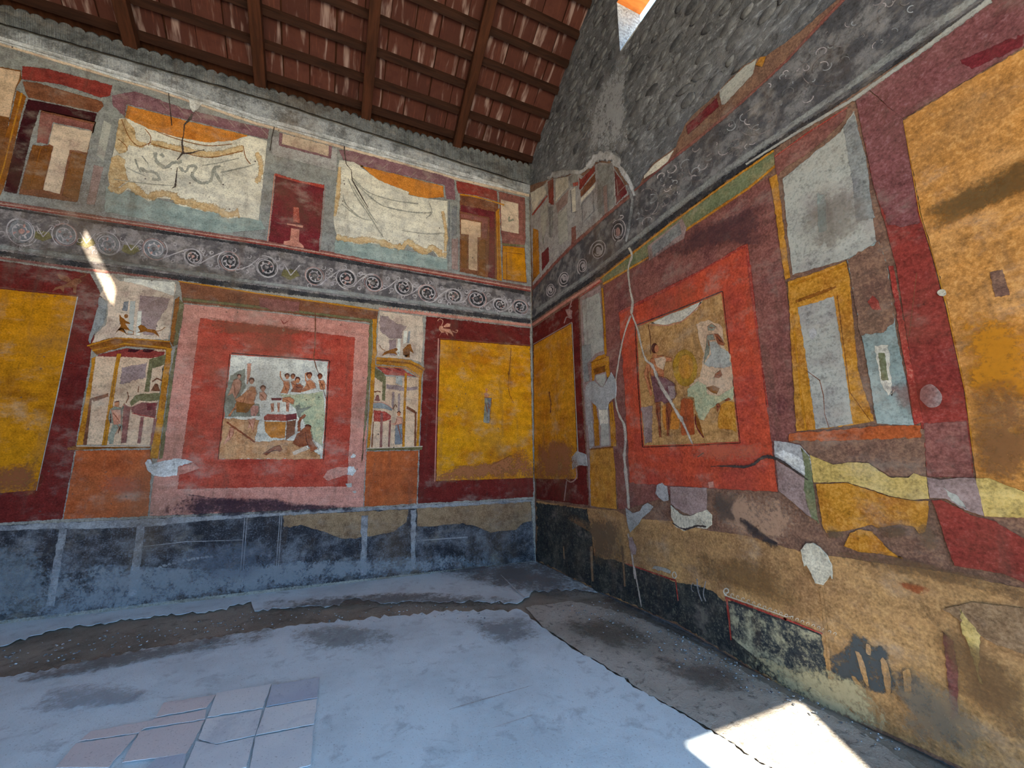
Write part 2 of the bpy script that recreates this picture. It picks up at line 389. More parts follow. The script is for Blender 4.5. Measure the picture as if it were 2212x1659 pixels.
def stone_mat(i, c1, c2):
    m, t, b, o = newmat('field_stone'); P = N(t, 'ShaderNodeNewGeometry').outputs['Position']
    n2 = noisen(t, P, 14, 6, .7)
    t.links.new(mixc(t, maprange(t, n2, .4, .65), lin(c1), lin(c2)), b.inputs['Base Color'])
    bp = N(t, 'ShaderNodeBump'); bp.inputs['Strength'].default_value = .7; bp.inputs['Distance'].default_value = .03
    t.links.new(n2, bp.inputs['Height']); t.links.new(bp.outputs[0], b.inputs['Normal']); return m
def wood_mat(name, c1, c2, ax):
    m, t, b, o = newmat(name); P = N(t, 'ShaderNodeNewGeometry').outputs['Position']
    n = noisen(t, stretch(t, P, ax), 1, 6, .65, .6); n2 = noisen(t, P, 3, 4, .6)
    c = mixc(t, maprange(t, n, .35, .68), lin(c1), lin(c2)); c = mixc(t, maprange(t, n2, .5, .8, 0, .5), c, lin((60, 34, 22)))
    t.links.new(c, b.inputs['Base Color']); b.inputs['Roughness'].default_value = .75
    bp = N(t, 'ShaderNodeBump'); bp.inputs['Strength'].default_value = .4; bp.inputs['Distance'].default_value = .01
    t.links.new(n, bp.inputs['Height']); t.links.new(bp.outputs[0], b.inputs['Normal']); return m
def tile_mat():
    m, t, b, o = newmat('terracotta_tile'); oi = N(t, 'ShaderNodeObjectInfo'); tc = N(t, 'ShaderNodeTexCoord').outputs['Object']
    off = N(t, 'ShaderNodeCombineXYZ'); t.links.new(mathn(t, 'MULTIPLY', oi.outputs['Random'], 60), off.inputs[0]); t.links.new(mathn(t, 'MULTIPLY', oi.outputs['Random'], 33), off.inputs[1])
    va = N(t, 'ShaderNodeVectorMath', operation='ADD'); t.links.new(tc, va.inputs[0]); t.links.new(off.outputs[0], va.inputs[1]); v = va.outputs[0]
    s1 = noisen(t, stretch(t, v, (9, 1.3, 1)), 1, 4, .55, .3); s2 = noisen(t, stretch(t, v, (40, 3, 1)), 1, 4, .6); n = noisen(t, v, 7, 6, .65)
    c = mixc(t, oi.outputs['Random'], lin((94, 56, 47)), lin((74, 44, 38)))
    c = mixc(t, maprange(t, n, .45, .7, 0, .6), c, lin((76, 42, 38)))
    c = mixc(t, maprange(t, s2, .55, .75, 0, .5), c, lin((128, 78, 62)))
    c = mixc(t, maprange(t, s1, .53, .70, 0, .85), c, lin((170, 146, 140)))
    t.links.new(c, b.inputs['Base Color']); b.inputs['Roughness'].default_value = .85
    bp = N(t, 'ShaderNodeBump'); bp.inputs['Strength'].default_value = .35; bp.inputs['Distance'].default_value = .008
    t.links.new(n, bp.inputs['Height']); t.links.new(bp.outputs[0], b.inputs['Normal']); return m
def floor_mat(name, c1, c2, c3, rough_scale, bump):
    m, t, b, o = newmat(name); P = N(t, 'ShaderNodeNewGeometry').outputs['Position']
    n1 = noisen(t, P, 1.3, 8, .62); n2 = noisen(t, P, rough_scale, 8, .68, .5); n3 = noisen(t, P, 75, 4, .7)
    c = mixc(t, maprange(t, n1, .4, .66), lin(c1), lin(c2)); c = mixc(t, maprange(t, n2, .52, .68, 0, .8), c, lin(c3))
    c = mixc(t, maprange(t, n3, .56, .74, 0, .5), c, lin((205, 203, 198))); c = mixc(t, maprange(t, n3, .42, .30, 0, .5), c, lin((70, 68, 66)))
    t.links.new(c, b.inputs['Base Color']); b.inputs['Roughness'].default_value = .8; b.inputs['Specular IOR Level'].default_value = .3
    bp = N(t, 'ShaderNodeBump'); bp.inputs['Strength'].default_value = bump; bp.inputs['Distance'].default_value = .02
    t.links.new(mathn(t, 'ADD', n2, mathn(t, 'MULTIPLY', n3, .5)), bp.inputs['Height']); t.links.new(bp.outputs[0], b.inputs['Normal']); return m
MAS = masonry_mat()
STN = [stone_mat(0, (70, 72, 77), (98, 100, 104)), stone_mat(1, (96, 98, 102), (122, 124, 127)), stone_mat(2, (122, 124, 127), (104, 106, 109))]
RAFT = wood_mat('rafter_wood', (80, 46, 30), (56, 32, 20), (16, 2, 2)); BATT = wood_mat('batten_wood', (62, 38, 28), (44, 27, 20), (2, 18, 18))
TILE = tile_mat()
FLR = floor_mat('rough_floor', (168, 158, 144), (132, 124, 112), (104, 98, 88), 7, .9)
SCR = floor_mat('smooth_screed', (222, 236, 243), (204, 217, 224), (180, 192, 200), 5, .35)
GRV = floor_mat('pebbled_mortar', (206, 198, 186), (172, 164, 152), (104, 98, 92), 16, 1.0)
MARB = floor_mat('marble_slab', (230, 230, 230), (216, 218, 222), (200, 202, 208), 3, .15)
MARB2 = floor_mat('marble_slab_blue', (186, 192, 208), (198, 204, 214), (166, 174, 192), 3, .15)
MARB3 = floor_mat('marble_slab_pink', (226, 214, 212), (212, 200, 200), (190, 182, 184), 3, .2)
GRD = floor_mat('courtyard_ground', (226, 206, 172), (206, 186, 150), (190, 170, 136), 4, .5)

# ------------------------------------------------------------------ roof geometry: underside of the tiles
def zroof(y): return 7.187+.556*(6.156-y) if y > 1.9 else 7.187+.556*(6.156-1.9) - .556*(1.9-y)
# ------------------------------------------------------------------ floor
floor = mesh_obj('floor', [(XL-.3, YF-.4, -.02), (XR+.5, YF-.4, -.02), (XR+.5, YB+.4, -.02), (XL-.3, YB+.4, -.02)], [(0, 1, 2, 3)], [FLR]); tag(floor, kind='structure')
gr_ = mesh_obj('ground', [(-40, -45, -.03), (40, -45, -.03), (40, 20, -.03), (-40, 20, -.03)], [(0, 1, 2, 3)], [GRD]); tag(gr_, kind='structure')
# ------------------------------------------------------------------ walls
def lins(a, b, st): n = max(1, round((b-a)/st)); return [a+(b-a)*i/n for i in range(n+1)]
def gable(name, x_in, x_out, hole, disp, mat, st, ya=YF):
    y0, y1, z0, z1 = hole
    ys = lins(ya, y0, st)+lins(y0, y1, st)[1:]+lins(y1, YB+.02, st)[1:]; zs = lins(-.02, z0, st)+lins(z0, z1, st)[1:]+lins(z1, 9.8, st)[1:]
    v, f, idx = [], [], {}
    def vid(i, k, x):
        key = (i, k, x)
        if key not in idx:
            idx[key] = len(v); zz = min(zs[k], zroof(ys[i])+.12); v.append((x+disp(ys[i], zs[k]) if x == x_in else x, ys[i], zz))
        return idx[key]
    for i in range(len(ys)-1):
        for k in range(len(zs)-1):
            yc, zc = (ys[i]+ys[i+1])/2, (zs[k]+zs[k+1])/2
            if zs[k] > zroof(ys[i])+.11 and zs[k] > zroof(ys[i+1])+.11: continue
            if y0 < yc < y1 and z0 < zc < z1: continue
            for x in (x_in, x_out):
                q = (vid(i, k, x), vid(i+1, k, x), vid(i+1, k+1, x), vid(i, k+1, x))
                f.append(q if (x == x_in) == (x_in < x_out) else q[::-1])
    o = mesh_obj(name, v, f, [mat], smooth=True); tag(o, kind='structure'); return o
RW_HOLE, LW_HOLE = (2.30, 3.465, 6.86, 7.65), (2.22, 3.41, 7.10, 7.87)
def rdisp(y, z):
    if abs(y-YB) < .03: return -.022
    n = noise.fractal(Vector((y*2.2, z*3.2, 4.1)), 1.0, 2.0, 5)*.022 + noise.noise(Vector((y*7, z*11, 1)))*.012
    if z < 4.1: return 0
    if RW_HOLE[0]-.06 < y < RW_HOLE[1]+.06 and RW_HOLE[2]-.06 < z < RW_HOLE[3]+.06: n *= .4
    return max(-.022, -.004 + n*min(1, (z-4.1)*2))
wall_right = gable('wall_right', XR+.03, XR+.41, RW_HOLE, rdisp, MAS, .045, -.1)
mesh_obj('wall_end', [(XR+.03, -.1, -.02), (XR+.41, -.1, -.02), (XR+.41, -.1, 8.5), (XR+.03, -.1, 8.5)], [(0, 1, 2, 3)], [MAS], wall_right)
wall_left = gable('wall_left', XL, XL-.30, LW_HOLE, lambda y, z: 0, M('plaster'), .4)
v, f = boxv(XL-.3, XR+.41, YB, YB+.4, -.02, 7.02); wall_back = mesh_obj('wall_back', v, f, [M('plaster')]); tag(wall_back, kind='structure')
# front wall: a broad opening to the court (behind the camera), lintel above
for nm, a in (('front_pier', (XL-.3, XL+.5, YF-.4, YF, -.02, 5.0)), ('front_pier', (XR, XR+.41, YF-.4, YF, -.02, 7.2)), ('front_lintel', (XL-.3, 1.6, YF-.4, YF, 5.0, 7.2))):
    if nm == 'front_pier' and a[0] < 0: wall_front = box('wall_front', M('plaster'), a); tag(wall_front, kind='structure')
    else: box(nm, M('plaster'), a, wall_front)
# unseen slab added to block the sun, its gap shaped for the floor patch
outer = [Vector((x, y, 5.0)) for x, y in ((XL-4, YF-.02), (1.6, YF-.02), (1.6, YF-2.2), (XL-4, YF-2.2))]
gap = [Vector((x, y, 5.0)) for x, y in ((-.705, -2.521), (-.707, -3.678), (-.257, -3.678), (.006, -3.205), (.363, -2.565))]
tr = geometry.tessellate_polygon([outer, gap]); pts = outer+gap
po = mesh_obj('sun_blocker_1', pts, [tuple(t) for t in tr], [RAFT]); tag(po, kind='structure')
# window openings in the gables
def reveal(name, x0, x1, hole, jm, lm):
    y0, y1, z0, z1 = hole; o = None
    v = [(x0, y1, z0), (x1, y1, z0), (x1, y1, z1), (x0, y1, z1)]
    o = mesh_obj(name, v, [(0, 1, 2, 3)], [jm]); tag(o, kind='structure')
    mesh_obj('jamb', [(x0, y0, z0), (x1, y0, z0), (x1, y0, z1), (x0, y0, z1)], [(3, 2, 1, 0)], [jm], o)
    mesh_obj('sill', [(x0, y0, z0), (x1, y0, z0), (x1, y1, z0), (x0, y1, z0)], [(0, 1, 2, 3)], [jm], o)
    mesh_obj('lintel', [(x0, y0, z1), (x1, y0, z1), (x1, y1, z1), (x0, y1, z1)], [(3, 2, 1, 0)], [lm], o)
    return o
pal('jamb', (196, 200, 198), (150, 152, 152), 26, .42, .58, .5, .8, (120, 122, 124), 1.0)
LINT = wood_mat('lintel_wood', (214, 132, 66), (190, 104, 48), (2, 12, 12))
w1 = reveal('window_1', XR+.015, XR+.41, RW_HOLE, M('jamb'), LINT); w2 = reveal('window_2', XL+.001, XL-.30, LW_HOLE, M('jamb'), LINT)
# ------------------------------------------------------------------ field stones bedded in the gable masonry
rs = random.Random(11)
def stone_mesh(seed):
    bm = bmesh.new(); bmesh.ops.create_icosphere(bm, subdivisions=2, radius=1)
    for vv in bm.verts:
        n = noise.noise(vv.co*1.3+Vector((seed*7.3, 0, 0)))*.28 + noise.noise(vv.co*3+Vector((0, seed*3.1, 0)))*.12
        vv.co *= 1+n
    me = bpy.data.meshes.new('stone'); bm.to_mesh(me); bm.free()
    me.materials.append(STN[seed % 3]); me.polygons.foreach_set('use_smooth', [True]*len(me.polygons)); return me
SM = [stone_mesh(k) for k in range(9)]
placed = []
def stone(y, z, a, b, k):
    o = bpy.data.objects.new('stone', SM[k]); COL.objects.link(o); o.parent = wall_right
    o.matrix_world = Matrix.Translation((XR+.029, y, z)) @ Matrix.Rotation(rs.uniform(-.35, .35), 4, 'X') @ Matrix.Diagonal((.024, a, b, 1)); placed.append((y, z, a))
for q, a, b, k in ((r31((880, 840))[0], .17, .09, 0), (r31((780, 960))[0], .10, .08, 3), (r31((935, 620))[0], .17, .05, 0), (r31((715, 650))[0], .12, .07, 3), (r31((840, 730))[0], .12, .06, 6),
                   (r31((1020, 500))[0], .13, .06, 0), (r31((660, 480))[0], .09, .07, 6), (r31((800, 430))[0], .07, .08, 3), (r31((810, 555))[0], .08, .06, 0), (r31((830, 1000))[0], .10, .06, 1),
                   (r31((520, 1180))[0], .10, .08, 3), (r31((780, 870))[0], .09, .05, 6), (r31((1040, 560))[0], .1, .04, 0), (r31((610, 800))[0], .08, .05, 4), (r31((720, 1060))[0], .09, .05, 1)):
    p = hit('R', *q); stone(p.y, p.z, a, b, k)
tries = 0
while len(placed) < 150 and tries < 6000:
    tries += 1
    y = rs.uniform(.9, 6.05); z = rs.uniform(4.7, 8.6)
    px, py = proj((XR, y, z))
    if z > zroof(y)-.08 or py < -60 or px > 1950: continue
    lim = 330 if px < 1330 else (330-(px-1330)*.46 if px < 1440 else 275-(px-1440)*.78)
    if px < 1150 or py > lim-8: continue
    if RW_HOLE[0]-.15 < y < RW_HOLE[1]+.12 and z > RW_HOLE[2]-.12: continue
    a = rs.uniform(.05, .14)
    if any(abs(y-p[0]) < a+p[2]*.9 and abs(z-p[1]) < (a+p[2])*.6 for p in placed): continue
    stone(y, z, a, a*rs.uniform(.4, .75), rs.choice((1, 4, 7, 2, 5, 8, 3, 1, 4)))
# ------------------------------------------------------------------ roof: deck, tiles, battens, rafters
deck = mesh_obj('ceiling', [(XL-.6, YB+.6, zroof(YB+.6)+.07), (XR+.6, YB+.6, zroof(YB+.6)+.07), (XR+.6, 1.9, zroof(1.9)+.07), (XL-.6, 1.9, zroof(1.9)+.07),
                            (XL-.6, YF-.5, zroof(YF-.5)+.07), (XR+.6, YF-.5, zroof(YF-.5)+.07)], [(0, 1, 2, 3), (3, 2, 5, 4)], [RAFT]); tag(deck, kind='structure')
sl_ = math.atan(.556); TW, TL = .35, .337/math.cos(sl_)
def tile_mesh():
    bm = bmesh.new(); w = TW/2-.006; nx = 6; L = TL+.03; th = .022
    rows = []
    for (yy, zz) in ((-.035, 0.0), (L-.035, .022)):
        rows.append([bm.verts.new((-w*(1-.03*(yy > 0))+2*w*(1-.03*(yy > 0))*i/nx, yy, zz+.012*(1-((i/nx-.5)*2)**2)*-1+.012)) for i in range(nx+1)])
    top = [[bm.verts.new((v.co.x, v.co.y, v.co.z+th)) for v in r] for r in rows]
    for i in range(nx):
        bm.faces.new((rows[0][i], rows[1][i], rows[1][i+1], rows[0][i+1])); bm.faces.new((rows[0][i], rows[0][i+1], top[0][i+1], top[0][i]))
    for k in (0, nx): bm.faces.new((rows[0][k], top[0][k], top[1][k], rows[1][k]))
    me = bpy.data.meshes.new('roof_tile'); bm.to_mesh(me); bm.free(); me.materials.append(TILE); return me
TM = tile_mesh(); rt_ = random.Random(5)
BY = [6.055-.337*k for k in range(13)]
slope = Matrix.Rotation(math.pi, 4, 'Z') @ Matrix.Rotation(sl_, 4, 'X')     # local +y runs up the slope, away from the back wall
nt_ = 0
for r in range(10):
    y = BY[0]+.03-.337*r
    for c in range(22):
        x = XR-.12-TW*c
        if x < XL: continue
        px, py = proj((x, y-.2, zroof(y-.2)))
        if py < -90 or px < -120: continue
        o = bpy.data.objects.new('roof_tile', TM); COL.objects.link(o); o.parent = deck
        o.matrix_world = Matrix.Translation((x+rt_.uniform(-.006, .006), y, zroof(y)+.004)) @ slope @ Matrix.Rotation(rt_.uniform(-.012, .012), 4, 'Z'); nt_ += 1
def slope_beam(x0, x1, ya, yb, top, bot):
    v = [(x, y, zroof(y)-d) for x in (x0, x1) for y in (ya, yb) for d in (bot, top)]
    return v, boxv(0, 1, 0, 1, 0, 1)[1]
ords = ['leftmost', 'second from the left', 'third from the left', 'rightmost']
for k, xc in enumerate((-2.83, -1.35, .115, 1.63)):
    v, f = slope_beam(xc-.075, xc+.075, YB-.004, 1.9, .058, .225)
    o = mesh_obj('rafter', v, f, [RAFT]); bv = o.modifiers.new('bevel', 'BEVEL'); bv.width = .008
    tag(o, 'dark brown sloping roof rafter, %s of four above the back wall' % ords[k], 'rafter', 'rafters under the tiled roof')
nb = ['lowest', 'second', 'third', 'fourth', 'fifth', 'sixth', 'seventh']
for k in range(7):
    y = BY[k]
    v, f = slope_beam(XL, XR+.02, y+.034, y-.034, .0, .058)
    o = mesh_obj('roof_batten', v, f, [BATT])
    tag(o, 'long brown roof batten, %s' % ('lowest one, just above the cornice' if k == 0 else nb[k]+' one counting up from the cornice'), 'batten', 'battens carrying the roof tiles')
# ------------------------------------------------------------------ stucco cornice along the top of the back wall
def pw(tab, x):
    for (a, b), (c, d) in zip(tab, tab[1:]):
        if x <= c: return b+(d-b)*(x-a)/(c-a)
    return tab[-1][1]
TOPL = [(-90, -14), (0, 12), (270, 97), (600, 202), (900, 292), (1146, 362)]
MIDL = [(-90, 24), (0, 50), (600, 222), (1146, 401)]
LOWL = [(-90, 62), (0, 86), (339, 187), (550, 256), (998, 380), (1146, 414)]
def hitB(x, y, off):            # point seen at this place but standing proud of the wall
    d = ray(x, y); p = d*((YB-off)/d.y); return (p.x, YB-off, p.z+EYE)
def cornice(name, mat, prof, label, jag=0.0, groove=0.0, step=3.0):
    xs = [-88+step*i for i in range(int((1146+88)/step)+1)]; v, f = [], []
    for i, x in enumerate(xs):
        for j, (tab, dy, off) in enumerate(prof):
            y = pw(tab, x)+dy
            n = noise.fractal(Vector((x*.03, j*1.7, 3)), 1, 2, 4)
            if jag and j >= len(prof)-2:
                pr = 34-14*(x+88)/1234; ph = (x % pr)/pr
                y += -jag*math.sqrt(max(0, 1-(2*ph-1)**2)) + n*jag*.5
            else: y += n*(1.4 if 0 < j < len(prof)-1 else .5)
            o = off+noise.noise(Vector((x*.06, y*.09, 1)))*.008 + (groove*math.sin(x*1.25+noise.noise(Vector((x*.1, 0, 0)))*3) if 0 < j < len(prof)-1 else 0)
            v.append(hitB(x, y, max(0.004, o) if off > .001 else off))
    n = len(prof)
    for i in range(len(xs)-1):
        for j in range(n-1): f.append((i*n+j, (i+1)*n+j, (i+1)*n+j+1, i*n+j+1))
    o = mesh_obj(name, v, f, [M(mat)], wall_back, smooth=False); o['label'] = label; return o
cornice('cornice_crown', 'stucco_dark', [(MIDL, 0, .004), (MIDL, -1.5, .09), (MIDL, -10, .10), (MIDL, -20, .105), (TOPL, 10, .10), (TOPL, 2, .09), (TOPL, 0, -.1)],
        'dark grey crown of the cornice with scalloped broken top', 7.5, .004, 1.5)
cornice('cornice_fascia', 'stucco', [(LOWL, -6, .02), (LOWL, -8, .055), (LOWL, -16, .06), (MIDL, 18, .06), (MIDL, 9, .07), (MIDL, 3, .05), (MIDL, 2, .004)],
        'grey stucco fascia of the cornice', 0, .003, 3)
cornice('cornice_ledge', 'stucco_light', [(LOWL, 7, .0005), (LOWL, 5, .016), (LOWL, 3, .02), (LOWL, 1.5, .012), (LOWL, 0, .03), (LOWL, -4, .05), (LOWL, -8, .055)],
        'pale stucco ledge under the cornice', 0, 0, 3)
# ------------------------------------------------------------------ simple fresco bands of the left wall (beside the frame)
def lw(name, mat, y0, y1, z0, z1, off, label=None):
    o = mesh_obj(name, [(XL+off, y0, z0), (XL+off, y1, z0), (XL+off, y1, z1), (XL+off, y0, z1)], [(3, 2, 1, 0)], [M(mat)], wall_left)
    if label: o['label'] = label
for nm, mt, z0, z1 in (('dado', 'dado', 0, .95), ('dark_red_ground', 'dark_red', .97, 3.97), ('frieze_band', 'frieze', 3.99, 4.56), ('upper_ground', 'greengrey', 4.58, 6.5)): lw(nm, mt, -2.2, 6.16, z0, z1, .003)
for y0, y1, mt in ((4.3, 5.9, 'yellow_left'), (-.6, 1.2, 'yellow_left'), (1.9, 3.7, 'red')): lw('yellow_panel' if mt != 'red' else 'red_panel', mt, y0, y1, 1.3, 3.6, .006)
# ================================================================== BACK WALL FRESCO
WB = wall_back
def low(x): return pw(LOWL, x)
def lerp(a, b, t): return (a[0]+(b[0]-a[0])*t, a[1]+(b[1]-a[1])*t)
# ---- dado
DT = [(-140, 1141), (0, 1134), (600, 1106), (1148, 1077)]          # top line of the dado
def dt(x): return pw(DT, x)
FLB = [(-140, 1358), (0, 1342), (600, 1272), (1150, 1213)]
def fl(x): return pw(FLB, x)
p = Paint('dado', 'B', 1, WB, 'blue-black painted dado with whitish bloom along the foot of the back wall')
p.fill([(-140, dt(-140))]+[(x, dt(x)) for x in (0, 300, 600, 900, 1148)]+[(1157, 1212)]+[(x, fl(x)) for x in (900, 600, 300, 0, -140)], 'dado', 0).build()
p = Paint('dado_rail', 'B', 3, WB, 'pale grey band along the top of the dado')
p.fill([(-140, dt(-140))]+[(x, dt(x)) for x in (0, 200, 420, 600, 800, 1000, 1148)]+[(x, dt(x)+w) for x, w in ((1148, 8), (1000, 9), (800, 9), (600, 9), (420, 13), (320, 20), (200, 19), (100, 14), (0, 14), (-140, 16))], 'dado_line', 1.2).build()
for pts, nm in (([(128, 1141), (147, 1141), (119, 1311), (98, 1312)], 'wide'), ([(296, 1131), (316, 1131), (298, 1289), (274, 1290)], 'wide'),
                ([(780, 1113), (796, 1112), (792, 1243), (777, 1245)], 'wide'), ([(886, 1100), (900, 1098), (898, 1231), (886, 1233)], 'wide')):
    Paint('dado_strip', 'B', 4, WB, seed=str(pts)).fill(pts, 'dado_line', 1.3).build()
for a, b in (((529, 1118), (517, 1270)), ((534, 1118), (523, 1270)), ((605, 1113), (594, 1262)), ((609, 1113), (599, 1262))):
    Paint('dado_line', 'B', 4, WB, seed=str(a)).line([a, b], 1.8, 'dado_line').build()
p = Paint('dado_line', 'B', 4, WB)
p.line([(525, 1234), (596, 1226)], 1.5, 'dado_line').line([(524, 1240), (596, 1232)], 1.5, 'dado_line').line([(312, 1180), (400, 1170), (526, 1166)], 1.8, 'dado_line', 0, .5).line([(900, 1168), (1010, 1160)], 3, 'dado_line', 0, .4)
p.line([(300, 1293), (600, 1266), (780, 1247)], 2.4, 'dado', 0, .3); p.build()
p = Paint('painted_garland', 'B', 5, WB, 'faded white beaded garland painted on the dado')
for k in range(16):
    t = k/15; x = 306+t*152; y = 1238-34*math.sin(t*1.45)-2*t; p.ell(x, y, 4.2+(k % 3), 3.2, 'dado_line', 9, 0, .5)
p.build()
p = Paint('bare_plaster', 'B', 2, WB, 'patch of bare brown plaster above the dado near the corner')
p.fill([(900, 1094), (1000, 1088), (1148, 1080), (1150, 1126), (1130, 1131), (1116, 1146), (1084, 1148), (1060, 1152), (1030, 1139), (1000, 1131), (960, 1135), (930, 1139), (900, 1138)], 'tan_dark', 1.6).build()
Paint('bare_plaster', 'B', 2, WB, 'patch of bare brown plaster above the dado under the central picture').fill([(610, 1112), (700, 1107), (790, 1103), (884, 1098), (880, 1128), (850, 1150), (800, 1160), (740, 1165), (700, 1150), (650, 1135), (612, 1140)], 'tan_dark', 2).build()

# ---- main zone grounds
p = Paint('dark_red_border', 'B', 1, WB, 'dark red border around the left yellow panel')
p.fill([(-150, 540), (0, 562), (196, 590), (222, 640), (206, 720), (200, 752), (163, 973), (136, 1122), (0, 1131), (-150, 1139)], 'dark_red').build()
p = Paint('yellow_panel', 'B', 2, WB, 'deep yellow panel at the left end of the back wall')
p.fill([(-160, 606), (0, 623), (169, 640), (124, 852), (79, 1060), (0, 1066), (-160, 1079)], 'yellow_left', .6).line([(168, 641), (124, 852), (79, 1060)], 2.2, 'grey_light', 0, .4)
p.line([(0, 621), (169, 639)], 1.4, 'brown').build()
p = Paint('dark_red_border', 'B', 1, WB, 'dark red border around the right yellow panel of the back wall')
p.fill([(919, 682), (1146, 708), (1150, 900), (1154, 1075), (1050, 1081), (901, 1089), (905, 975), (912, 830)], 'dark_red').build()
p = Paint('yellow_panel', 'B', 2, WB, 'bright yellow panel of the back wall beside the corner')
p.fill([(950, 732), (1146, 747), (1150, 900), (1153, 1033), (1050, 1037), (941, 1040), (945, 880)], 'yellow', .5).line([(947, 731), (943, 880), (939, 1040)], 2.6, 'pink', 0, .3).line([(950, 731), (1146, 746)], 1.5, 'brown').build()
p = Paint('orange_panel', 'B', 2, WB, 'orange-brown panel under the left painted pavilion').fill([(163, 972), (326, 970), (330, 1000), (321, 1116), (136, 1123)], 'orange').build()
p = Paint('orange_panel', 'B', 2, WB, 'orange-brown panel under the right painted pavilion').fill([(790, 974), (905, 972), (901, 1089), (786, 1096)], 'orange').build()
# central panel
p = Paint('pink_border', 'B', 2, WB, 'broad pink border around the red frame of the back wall')
p.fill([(396, 655), (600, 676), (805, 700), (797, 860), (786, 1096), (560, 1106), (321, 1116), (330, 1040), (375, 800)], 'pink').build()
p = Paint('red_frame', 'B', 3, WB, 'bright red frame around the picture of many figures')
p.fill([(431, 686), (600, 706), (768, 728), (760, 890), (751, 1052), (560, 1054), (382, 1058), (408, 870)], 'red', .7)
p.line([(1.0*a, b) for a, b in ((500, 763), (606, 771), (711, 779))], 2.2, 'crack').line([(497, 764), (484, 880), (471, 994)], 1.8, 'hair').line([(712, 779), (706, 880), (699, 993)], 3.0, 'hair').build()
# painted entablature above the central panel
p = Paint('painted_entablature', 'B', 2, WB, 'brown and green painted entablature band above the pink border')
p.fill([(386, 606), (470, 618), (550, 631), (650, 645), (818, 669), (815, 700), (600, 676), (394, 655)], 'brown', .6)
p.line([(386, 608), (470, 620), (550, 633), (680, 651), (818, 671)], 4.5, 'gold', 0, .3)
p.line([(395, 646), (600, 668), (812, 694)], 7, 'olive', 0, .2)
for k in range(14): p.arc(662+k*10.5, 655+k*1.42, 3.2, 3.2, 1.0, 'gold_dark', .5, 5.2, 8)
p.fill([(556, 640), (650, 652), (648, 676), (590, 672), (560, 664)], 'purple_brown', 1.5).build()
# pale capital line between frieze and main zone
p = Paint('painted_moulding', 'B', 2, WB, 'beaded pink moulding line under the frieze')
p.line([(-150, 535), (0, 557), (200, 584), (386, 604)], 7, 'purple_brown', 0, .1).line([(818, 667), (1000, 687), (1147, 703)], 8, 'pink')
for k in range(40): p.ell(838+k*7.6, 664.5+k*.93, 2.0, 1.5, 'skin_pink', 6)
p.build()
# ---- left painted pavilion
pv = Paint('painted_pavilion', 'B', 3, WB, 'painted golden pavilion with tholos and standing figure, left of the central picture')
pv.fill(r12((890, 700), (960, 760), (1410, 785), (1380, 1000), (1350, 1235), (1000, 1240), (720, 1275), (770, 1170), (840, 1110), (860, 930), (790, 880)), 'cream', 1.2)
pv.fill(r12((795, 880), (860, 940), (835, 1100), (760, 1180), (720, 1275), (700, 1240), (745, 1080)), 'greengrey', 1.6)
pv.fill(r12((985, 735), (1400, 770), (1390, 890), (1300, 860), (1130, 800), (980, 770)), 'cloth', 1)
pv.fill(r12((1110, 870), (1370, 900), (1330, 990), (1260, 1090), (1230, 1200), (1140, 1200), (1100, 1000)), 'purple_grey', 1.5)
pv.fill(r12((1035, 920), (1085, 920), (1060, 1200), (1015, 1200)), 'grey_light', .8).fill(r12((985, 930), (1030, 920), (1015, 1010), (970, 1000)), 'drape_grey', 1)
pv.fill(r12((1095, 1000), (1135, 1000), (1120, 1200), (1080, 1200)), 'cloth', .5)
pv.fill(r12((760, 1360), (1330, 1290), (1290, 1659)) + AL2((1480, 0), (1320, 1200), (300, 1190), (420, 0)), 'cream_warm', .5)
pv.fill(AL((560, 1330), (960, 1260), (940, 1500), (540, 1600)), 'purple_grey', 2)
# entablature and soffit
pv.fill(AL((60, 1020), (130, 960), (480, 880), (900, 905), (1290, 935), (1330, 1040), (1240, 1090), (640, 1030), (200, 1160), (150, 1110)), 'gold_dark', .6)
pv.line(AL((60, 1020), (480, 900), (900, 925), (1300, 955)), 3.4, 'gold').line(AL((140, 1090), (620, 985), (1250, 1050)), 4.5, 'gold')
pv.fill(AL((230, 1140), (640, 1045), (1230, 1100), (1220, 1180), (980, 1215), (560, 1190), (200, 1185)), 'red_band', .4)
for a in (680, 900): pv.fill(AL((a, 1060), (a+190, 1075), (a+100, 1120), (a-20, 1110)), 'maroon_dark', 0)
pv.fill(AL((980, 1215), (1240, 1130), (1230, 1300), (1040, 1370)), 'olive', .4)
PV1 = pv.build()
def sub(name, shapes, wall='B', layer=6, parent=None, label=None):
    q = Paint(name, wall, layer, parent, label, seed=str(shapes)[:60])
    for s in shapes:
        if s[0] == 'f': q.fill(s[1], s[2], s[3] if len(s) > 3 else .3)
        if s[0] == 'f' and max(p[1] for p in s[1])-min(p[1] for p in s[1]) > 15 and s[2] in ('skin', 'skin_pink', 'skin_dark', 'drape_green', 'drape_grey', 'tunic'):      # brown brush contour
            k = 'hair' if s[2] in ('skin_dark', 'tunic') else 'skin_dark'; n = len(s[1]); q.line(s[1][:max(3, n*2//3)], 1.0, k); m = [(sum(p[0] for p in s[1])/n, sum(p[1] for p in s[1])/n)]*1
            q.line([lerp(s[1][0], m[0], .4), m[0], lerp(s[1][n//2], m[0], .3)], [1.2, 2.2, .8], k)
        elif s[0] == 'l': q.line(s[1], s[2], s[3], s[4] if len(s) > 4 else 0)
        elif s[0] == 'e': q.ell(*s[1:])
    return q.build()
sub('painted_column', [('f', AL((120, 1200), (200, 1170)) + AL2((460, 0), (290, 1195), (175, 1195), (400, 0)), 'gold')], parent=PV1)
sub('painted_column', [('f', AL2((420, 480), (340, 1190), (270, 1190), (380, 490)), 'brown')], parent=PV1)
